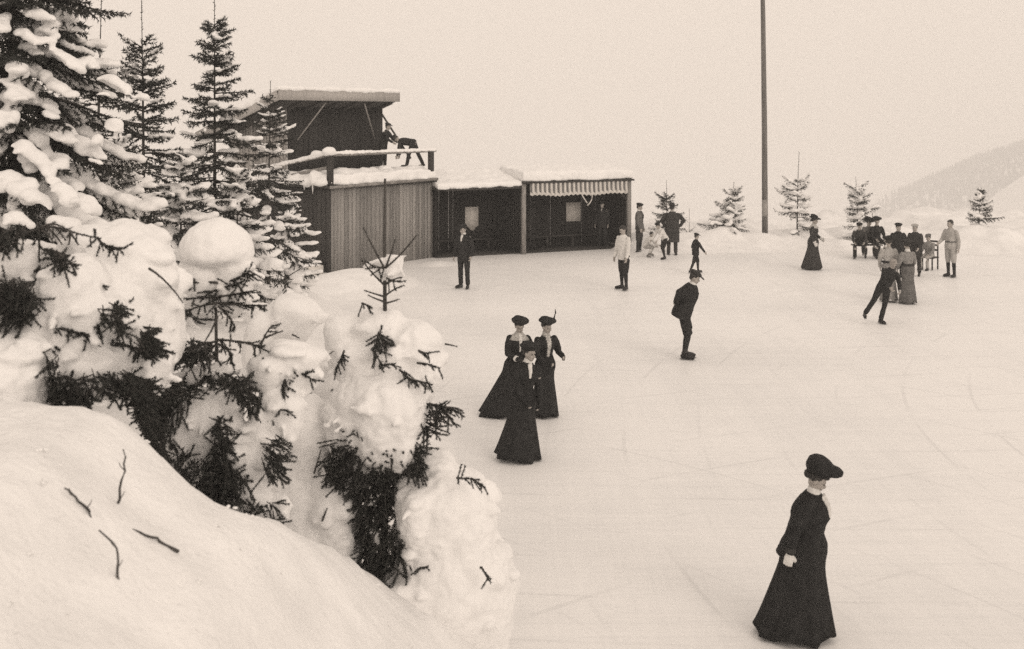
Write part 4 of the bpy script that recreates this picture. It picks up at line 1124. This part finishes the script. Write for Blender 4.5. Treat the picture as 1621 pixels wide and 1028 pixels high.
    if W.get('front'):                            # pale blouse front, scarf or jabot
        m = M()
        ln_ = W.get('front_len', .2); wd_ = W.get('front_w', .06)
        f_ = tw @ fwd
        for u in np.linspace(0, 1, 9):
            d = .50 - ln_ * u
            ry_ = np.interp(d, [.1, .22, .33, .42, .52], [.118, .128, .158, .142, .075])
            m.ell(pel + up * d + f_ * (ry_ * W.get('fat', 1.0) - .008), (wd_ * (1 - .45 * u), .02, .03), np.stack([shr, np.cross(up, shr), up], 1))
        remesh(m.build('blouse_front', W['front'], root, True), .01, 1, .006, 30)
    if W.get('cape'):                             # broad lace collar over the shoulders
        m = M()
        m.loft([ring(pel + up * .42, up, .215, .165, shr), ring(pel + up * .47, up, .165, .125, shr), ring(pel + up * .515, up, .09, .085, shr), ring(pel + up * .55, up, .068, .068, shr)])
        m.build('lace_collar', W['cape'], root, True)
    if W.get('belt'):
        m = M(); m.loft([ring(waist - up * .03, up, .185, .145), ring(waist + up * .02, up, .18, .142)]); m.build('belt', W['belt'], root, True)
    if W.get('gloves'):
        for n_ in W.get('glove_on', 'LR'):
            wr, fd, acr, inn, HR = hands[n_]
            m = M()
            m.limb([wr - fd * .03, wr + fd * .01], [.036, .036])
            m.ell(wr + fd * .05, (.06, .048, .026), HR)
            for q, (o_, L_) in enumerate(((.034, .066), (.012, .074), (-.012, .07), (-.034, .054))):
                b0 = wr + fd * .088 + acr * o_
                b1 = b0 + (fd * .9 + inn * .35) * L_ * .45; b2 = b1 + (fd * .45 + inn * .9) * L_ * .35; b3 = b2 + (-fd * .1 + inn) * L_ * .25
                m.limb([b0 - fd * .03, b0, b1, b2, b3], [.015, .0145, .014, .0135, .012], 8)
            t0 = wr + fd * .03 + acr * .042
            m.limb([t0, t0 + (fd * .6 + acr * .6 + inn * .3) * .035, t0 + (fd * .95 + acr * .3 + inn * .5) * .064], [.018, .016, .013], 8)
            remesh(m.build('glove', W['gloves'], root, True), .006, 1)
    # ---- hat
    ht = W.get('hat')
    hm = W.get('hatmat', BLACK)
    if ht:
        m = M()
        if ht == 'toque':
            m.ell(hp_(0, .045, .135), (.15, .15, .10), HM @ rotx(.0), sub=3)
            m.ell(hp_(0, .09, .105), (.13, .10, .085), HM, sub=3)
            m.ell(hp_(0, -.06, .155), (.13, .12, .055), HM @ rotx(-.4), sub=3)
            m.ell(hp_(0, -.10, .185), (.085, .07, .028), HM @ rotx(-.4), sub=3)
            m.ell(hp_(0, .03, .08), (.095, .10, .045), HM, sub=3)
        elif ht == 'tam':
            m.ell(hp_(0, .012, .115), (.165, .16, .052), HM @ rotx(-.1), sub=3)
            m.ell(hp_(.03, .02, .145), (.10, .11, .04), HM, sub=3)
            m.ell(hp_(0, .012, .075), (.092, .105, .045), HM, sub=3)
            if W.get('feather'):
                s = W['feather']
                m.limb([hp_(.12 * s, 0, .11), hp_(.15 * s, .02, .15), hp_(.17 * s, .03, .24), hp_(.155 * s, .035, .31)], [.02, .016, .016, .007])
        elif ht == 'cap':
            m.ell(hp_(0, .02, .095), (.108, .125, .048), HM @ rotx(.12), sub=3)
            m.ell(hp_(0, .02, .075), (.09, .108, .045), HM, sub=3)
            m.ell(hp_(0, -.125, .058), (.07, .06, .012), HM @ rotx(.28), sub=3)
        elif ht == 'beret':
            m.ell(hp_(0, .02, .10), (.125, .13, .05), HM @ rotx(-.08), sub=3); m.ell(hp_(0, .02, .07), (.09, .106, .045), HM, sub=3)
        elif ht == 'wide':
            m.ell(hp_(0, .0, .085), (.20, .20, .028), HM @ rotx(.08), sub=3)
            m.ell(hp_(0, .03, .125), (.12, .12, .07), HM, sub=3); m.ell(hp_(.06, .06, .17), (.08, .10, .05), HM); m.ell(hp_(0, .01, .07), (.09, .105, .04), HM)
        elif ht == 'felt':
            m.ell(hp_(0, .01, .075), (.155, .17, .016), HM, sub=3); m.tube([hp_(0, .01, .07), hp_(0, .01, .13), hp_(0, .012, .17)], [.098, .092, .07], 16)
        remesh(m.build('hat', hm, root, True), .008, 2, .005, 22, 1)
    return root, J, hands, off

def foot(px, py, z=0.0):
    return spot(px, py, z)
BH = (-62, 24); BF = (-22, -52)                   # hands clasped behind the back

# the walker nearest the camera
person(foot(1262, 1006), 1.60, 70, 'woman in long black coat dress and large dark hat skating alone in the foreground', dict(
    female=1, skirt=BLACK, jacket=BLACK, jlen=.17, fat=1.26, straight=1, hat='toque', gloves=WHITE, glove_on='R', collar=WHITE, front=WHITE, front_len=.27, front_w=.085, hem=(0, .04, .35, .40, .06), hemtilt=0, cuffs=CHAR, seed=3),
    dict(lean=11, head_pitch=33, head_yaw=4, shR=(-30, 12), foR=(-12, 4), shL=(-4, 4), foL=(8, -2), thL=(10, 3), thR=(-8, 3), skR=(-16, 0), toe=6), fine=True)

# the three women together
person(foot(812, 656), 1.55, 14, 'woman in black with wide lace collar and flat hat, left rear of the three women', dict(
    female=1, skirt=BLACK, jacket=BLACK, jlen=.03, hat='tam', cape=LACE, front=WHITE, front_len=.26, front_w=.04, cuffs=WHITE, gloves=BLACK, fat=1.1, hem=(-.23, .02, .40, .36, .06), hemtilt=.02, seed=5),
    dict(lean=4, roll=3, head_pitch=22, sh=(14, 12), fo=(70, -32), thR=(-6, 12), skR=(-14, 8)), fine=True)
person(foot(862, 659), 1.56, 24, 'woman in black with feathered hat and pale shirt front, right of the three women', dict(
    female=1, skirt=BLACK, jacket=BLACK, jlen=.05, hat='tam', feather=-1, front=LACE, front_len=.34, front_w=.062, collar=LACE, gloves=BLACK, hem=(-.01, .0, .25, .27, .06), seed=6),
    dict(lean=4, head_pitch=14, head_yaw=10, shL=(-4, 20), foL=(84, -8), shR=(14, 8), foR=(70, -18)), fine=True)
person(foot(826, 727), 1.60, 22, 'woman in black skating in front of the other two women with her head turned', dict(
    female=1, skirt=BLACK, jacket=BLACK, jlen=.05, hat='tam', front=WHITE, front_len=.16, front_w=.042, collar=WHITE, gloves=BLACK, fat=1.12, hem=(-.05, .02, .36, .34, .05), hemtilt=-.045, seed=7),
    dict(lean=4, roll=8, head_pitch=6, head_yaw=22, sh=(10, 4), fo=(34, -14)), fine=True)

# man with hands behind his back
person(foot(1084, 568), 1.79, 80, 'stooping man in dark suit and peaked cap with hands behind his back', dict(
    jacket=BLACK, trousers=BLACK, knickers=1, hat='cap', hatmat=CHAR, collar=WHITE, fat=1.34, jlen=.16),
    dict(lean=20, head_pitch=26, sh=BH, fo=BF, thL=(16, 2), thR=(12, 2), skL=(-10, 1), skR=(-8, 1), toe=4), fine=True)
person(foot(1099, 433), 1.24, 105, 'small boy in dark suit and cap walking away behind the stooping man', dict(
    jacket=BLACK, trousers=BLACK, knickers=1, hat='cap', jlen=.16), dict(lean=3, thL=(20, 3), skL=(4, 1), thR=(-18, 3), skR=(-24, 1), shR=(28, 16), foR=(36, 6), shL=(-16, 8)))
person(foot(988, 459), 1.80, -52, 'boy in pale sweater and dark knee breeches standing in front of the curtained shelter', dict(
    jacket=WHITE, jname='sweater', trousers=BLACK, knickers=1, jlen=.14, fat=1.02), dict(lean=3, head_pitch=26, shL=(10, 10), foL=(18, 4), thL=(8, 4), thR=(-4, 6), toe=22))
person(foot(735, 457), 1.78, -26, 'man in dark suit with a white collar standing before the low shelter', dict(
    jacket=BLACK, trousers=BLACK, hat='cap', collar=WHITE, front=WHITE, front_len=.13, front_w=.04, jlen=.2), dict(lean=2, shL=(6, 22), foL=(24, 2), head_yaw=-10, toe=18))
person(foot(1011, 402), 1.76, 70, 'man in grey jacket with rough dark breeches standing beyond the end of the curtained shelter', dict(
    jacket=GREY, trousers=CHAR, knickers=1, hat='beret', collar=WHITE, front=CHAR, front_len=.4, front_w=.09, jlen=.12), dict(lean=-1, head_pitch=14, shR=(4, 12), foR=(20, 4), skates=True))
person(foot(1052, 411), 1.34, -65, 'child in white jersey and dark breeches bending forward beside the broad figure', dict(
    jacket=WHITE, jname='jersey', trousers=BLACK, knickers=1, hat='beret', jlen=.1), dict(lean=34, head_pitch=25, sh=(28, 8), fo=(40, 0), thL=(24, 3), skL=(-10, 1), thR=(10, 3), skR=(-18, 1)))
person(foot(1028, 407), 1.25, 60, 'dark haired child in white crouching between the man and the bending child', dict(
    jacket=WHITE, jname='jersey', trousers=LIGHT, knickers=1, stockings=WHITE, boots=MIDG, jlen=.06), dict(lean=28, head_pitch=18, thL=(95, 8), thR=(88, 8), skL=(-34, 2), skR=(-30, 2), sh=(36, 6), fo=(66, 0)))
person(foot(1064, 404), 1.80, 172, 'broad figure in dark coat, elbows out, back turned, before a little spruce', dict(
    jacket=CHAR, trousers=CHAR, fat=1.3, jlen=.5, jname='overcoat', hat='felt', hatmat=CHAR, collar=LIGHT), dict(lean=2, shR=(-6, 46), foR=(14, -30), shL=(4, 36), foL=(24, -30), skates=False))
person(foot(1286, 427), 1.66, 62, 'woman in charcoal dress and wide dark hat with white muff below the bare leadered spruce', dict(
    female=1, skirt=CHAR, jacket=CHAR, jlen=.12, hat='wide', cape=LACE, cuffs=WHITE, gloves=WHITE, hem=(0, .02, .32, .34, .06), seed=9), dict(lean=3, sh=(6, 12), fo=(58, -20), shR=(-2, 16), foR=(22, -8)))

# on the bench at the foot of the bank
bx = spot(1380, 409, 0)
for px, lab, rt, w_ in (
    (1360, 'person in dark clothes with outstretched foot, leftmost on the bench', -18, dict(jacket=CHAR, trousers=BLACK, hat='beret')),
    (1377, 'woman in dark clothes with a wide black hat, middle of the bench', -6, dict(female=1, jacket=GREY, trousers=CHAR, hat='wide')),
    (1394, 'woman in black with a tall plumed hat, rightmost on the bench', 6, dict(female=1, jacket=BLACK, trousers=BLACK, hat='tam', feather=1)),
):
    c = spot(px, {1360: 411, 1377: 408.5, 1394: 410}[px], 0)
    person(c, {1360: 1.55, 1377: 1.66, 1394: 1.7}[px], rt, lab, w_, dict(lean={1360: 24, 1377: 14, 1394: 6}[px], head_yaw={1360: 20, 1377: 25, 1394: -20}[px], head_pitch=14, thL=(84, 6), thR=(80, 8), skL=(-6 if px != 1360 else 48, 2), skR=(-4, 2), sh=(18, 12), fo=(60, -14)))
cb = spot(1378, 409.5, 0) + np.array([0, .42, 0])
t = thing('bench', cb, 'low plank bench under the seated people on the bank', 'bench')
m = M(); m.box(cb + [0, 0, .43], (.52, .15, .022)); m.build('seat', PLANK, t)
for s in (-1, 1):
    m = M(); m.box(cb + [s * .42, 0, .19], (.03, .13, .22)); m.build('leg', PLANKD, t)

# the cluster on the right
person(foot(1407, 478), 1.66, 168, 'woman in pale grey blouse and dark hat half hidden behind the leaning skater', dict(
    female=1, skirt=MIDG, jacket=LIGHT, jname='blouse', jlen=.02, hat='tam', belt=BLACK, hem=(0, .0, .24, .24, .06), seed=11), dict(lean=2, sh=(6, 14), fo=(30, -6), skates=True))
person(foot(1438, 481), 1.60, 192, 'woman in grey blouse and long grey skirt, back turned, right of the leaning skater', dict(
    female=1, skirt=GREY, jacket=MIDG, jname='blouse', jlen=.02, hat='tam', hatmat=CHAR, collar=WHITE, belt=CHAR, hem=(.02, .0, .25, .24, .06), seed=12), dict(lean=2, sh=(6, 14), fo=(44, -10)))
person(foot(1382, 512), 1.56, 8, 'man in dark suit leaning sideways on one skate, other leg swung out', dict(
    jacket=BLACK, trousers=BLACK, hair=HAIRF, gloves=LIGHT, glove_on='L', jlen=.16), dict(lean=14, roll=17, head_pitch=42, thL=(14, -14), skL=(-6, -13), thR=(6, 30), skR=(-22, 24), shL=(16, 6), foL=(52, -20), shR=(10, 8), foR=(46, -20), toe=14))
person(foot(1421, 440), 1.62, 4, 'person in black with a dark hat facing out from the middle of the standing group', dict(
    jacket=BLACK, trousers=BLACK, hat='beret', fat=1.15, jlen=.3), dict(lean=2, sh=(4, 14), fo=(24, -6)))
person(foot(1450, 437), 1.56, -38, 'person in a dark coat with a pale hat at the right of the standing group', dict(
    jacket=CHAR, trousers=CHAR, hat='beret', hatmat=LIGHT, collar=LIGHT, fat=1.15, jlen=.3), dict(lean=6, sh=(8, 10), fo=(50, -10)))
c = foot(1463, 428)
person(c, 1.45, -50, 'person in pale clothes sitting on a wooden chair right of the standing group', dict(
    jacket=MIDG, trousers=LIGHT, hat='cap', hatmat=GREY), dict(lean=8, thL=(86, 5), thR=(84, 5), skL=(-4, 1), skR=(-4, 1), sh=(20, 8), fo=(56, -8), skates=False))
fr = rotz(R(-50)); cc = c + fr @ np.array([0, .36, 0])
t = thing('chair', cc, 'plain dark wooden chair under the pale sitting person', 'chair')
m = M(); m.box(cc + [0, 0, .39], (.2, .2, .018), fr); m.build('seat', PLANKD, t)
for sx in (-1, 1):
    for sy in (-1, 1):
        m = M(); h_ = .46 if sy > 0 else .19
        m.box(cc + fr @ np.array([.17 * sx, .17 * sy, 0]) + [0, 0, h_], (.018, .018, h_), fr); m.build('leg', PLANKD, t)
m = M()
for z_ in (.62, .78, .9): m.box(cc + fr @ np.array([0, .17, 0]) + [0, 0, z_], (.155, .012, .03), fr)
m.build('backrest', PLANKD, t)
person(foot(1506, 439), 1.72, -58, 'man in pale suit with knickerbockers and dark stockings standing alone at the far right', dict(
    jacket=LIGHT, trousers=LIGHT, knickers=1, stockings=BLACK, belt=GREY, jlen=.1, fat=1.05), dict(lean=1, head_yaw=-8, shR=(20, 8), foR=(64, -6), shL=(-10, 12), foL=(6, 4), toe=8))

# in the shelter and up on the terrace
t_, q_, d_, n_s, fr_, L_s = sB
pc = q_(L_s - .85, .55, .04)
person(pc, 1.70, -20, 'dim figure in dark clothes standing in the right end of the curtained shelter', dict(jacket=BLACK, trousers=BLACK, hat='cap', front=LIGHT, front_len=.08, front_w=.03, jlen=.2), dict(skates=False))
c1 = hp(4.22, 1.7, 3.1)
person(c1, 1.62, 70, 'man in black stooping by the dark wall of the upper room', dict(jacket=BLACK, trousers=BLACK, hat='cap', jlen=.2), dict(lean=16, sh=(30, 8), fo=(60, -4), skates=False))
c2 = hp(4.70, .6, 3.17)
person(c2, 1.66, -96, 'man in black bent double on the snowy terrace beside the railing', dict(jacket=BLACK, trousers=BLACK, hat='cap', jlen=.05), dict(lean=82, head_pitch=85, thL=(20, 8), skL=(10, 6), thR=(-18, 8), skR=(-26, 4), sh=(10, 6), fo=(14, 0), skates=False))
e0, e1 = hp(4.62, 1.25, 5.36), hp(4.75, .35, 3.2)
m = M(); e0 = at(600, 174, 41.2); e1 = at(640, 236, 40.4); m.limb([e0, (e0 + e1) / 2, e1], [.035, .035, .035], 8)
e2 = e1 + (e1 - e0) * .22
m.limb([e1, e2], [.035, .05], 8)
tag(m.build('roof_rake', BARK, None, True), 'long dark pole slanting from the roof edge down to the bent man', 'pole')

# ------------------------------------------------------------------ the winter air
lo = np.array([-7000, -500, -1000.0]); hi = np.array([7000, 7000, 60.0])
hz = float(ground_z(np.array(xs)[None, :] * np.ones((len(ys), 1)), np.array(ys)[:, None] * np.ones((1, len(xs)))).max())
hl = float(ground_z(np.array(xs)[None, :] * np.ones((len(ys), 1)), np.array(ys)[:, None] * np.ones((1, len(xs)))).min())
g = M()
x0_, x1_ = xs[0] - 20, xs[-1] + 20; y0_, y1_ = ys[0] - 20, ys[-1] + 20
g.box([(x0_ + x1_) / 2, (y0_ + y1_) / 2, (hl - 1.5 + hz + 25) / 2], ((x1_ - x0_) / 2, (y1_ - y0_) / 2, (hz + 25 - hl + 1.5) / 2))
HAZE = bpy.data.materials.new('haze')
HAZE.use_nodes = True
n, l = HAZE.node_tree.nodes, HAZE.node_tree.links
n.remove(n['Principled BSDF'])
pv = n.new('ShaderNodeVolumePrincipled')
pv.inputs['Color'].default_value = (1, 1, 1, 1)
pv.inputs['Density'].default_value = 0.00095
l.new(pv.outputs[0], n['Material Output'].inputs['Volume'])
tag(g.build('haze', HAZE), 'thin winter haze filling the valley', kind='stuff')
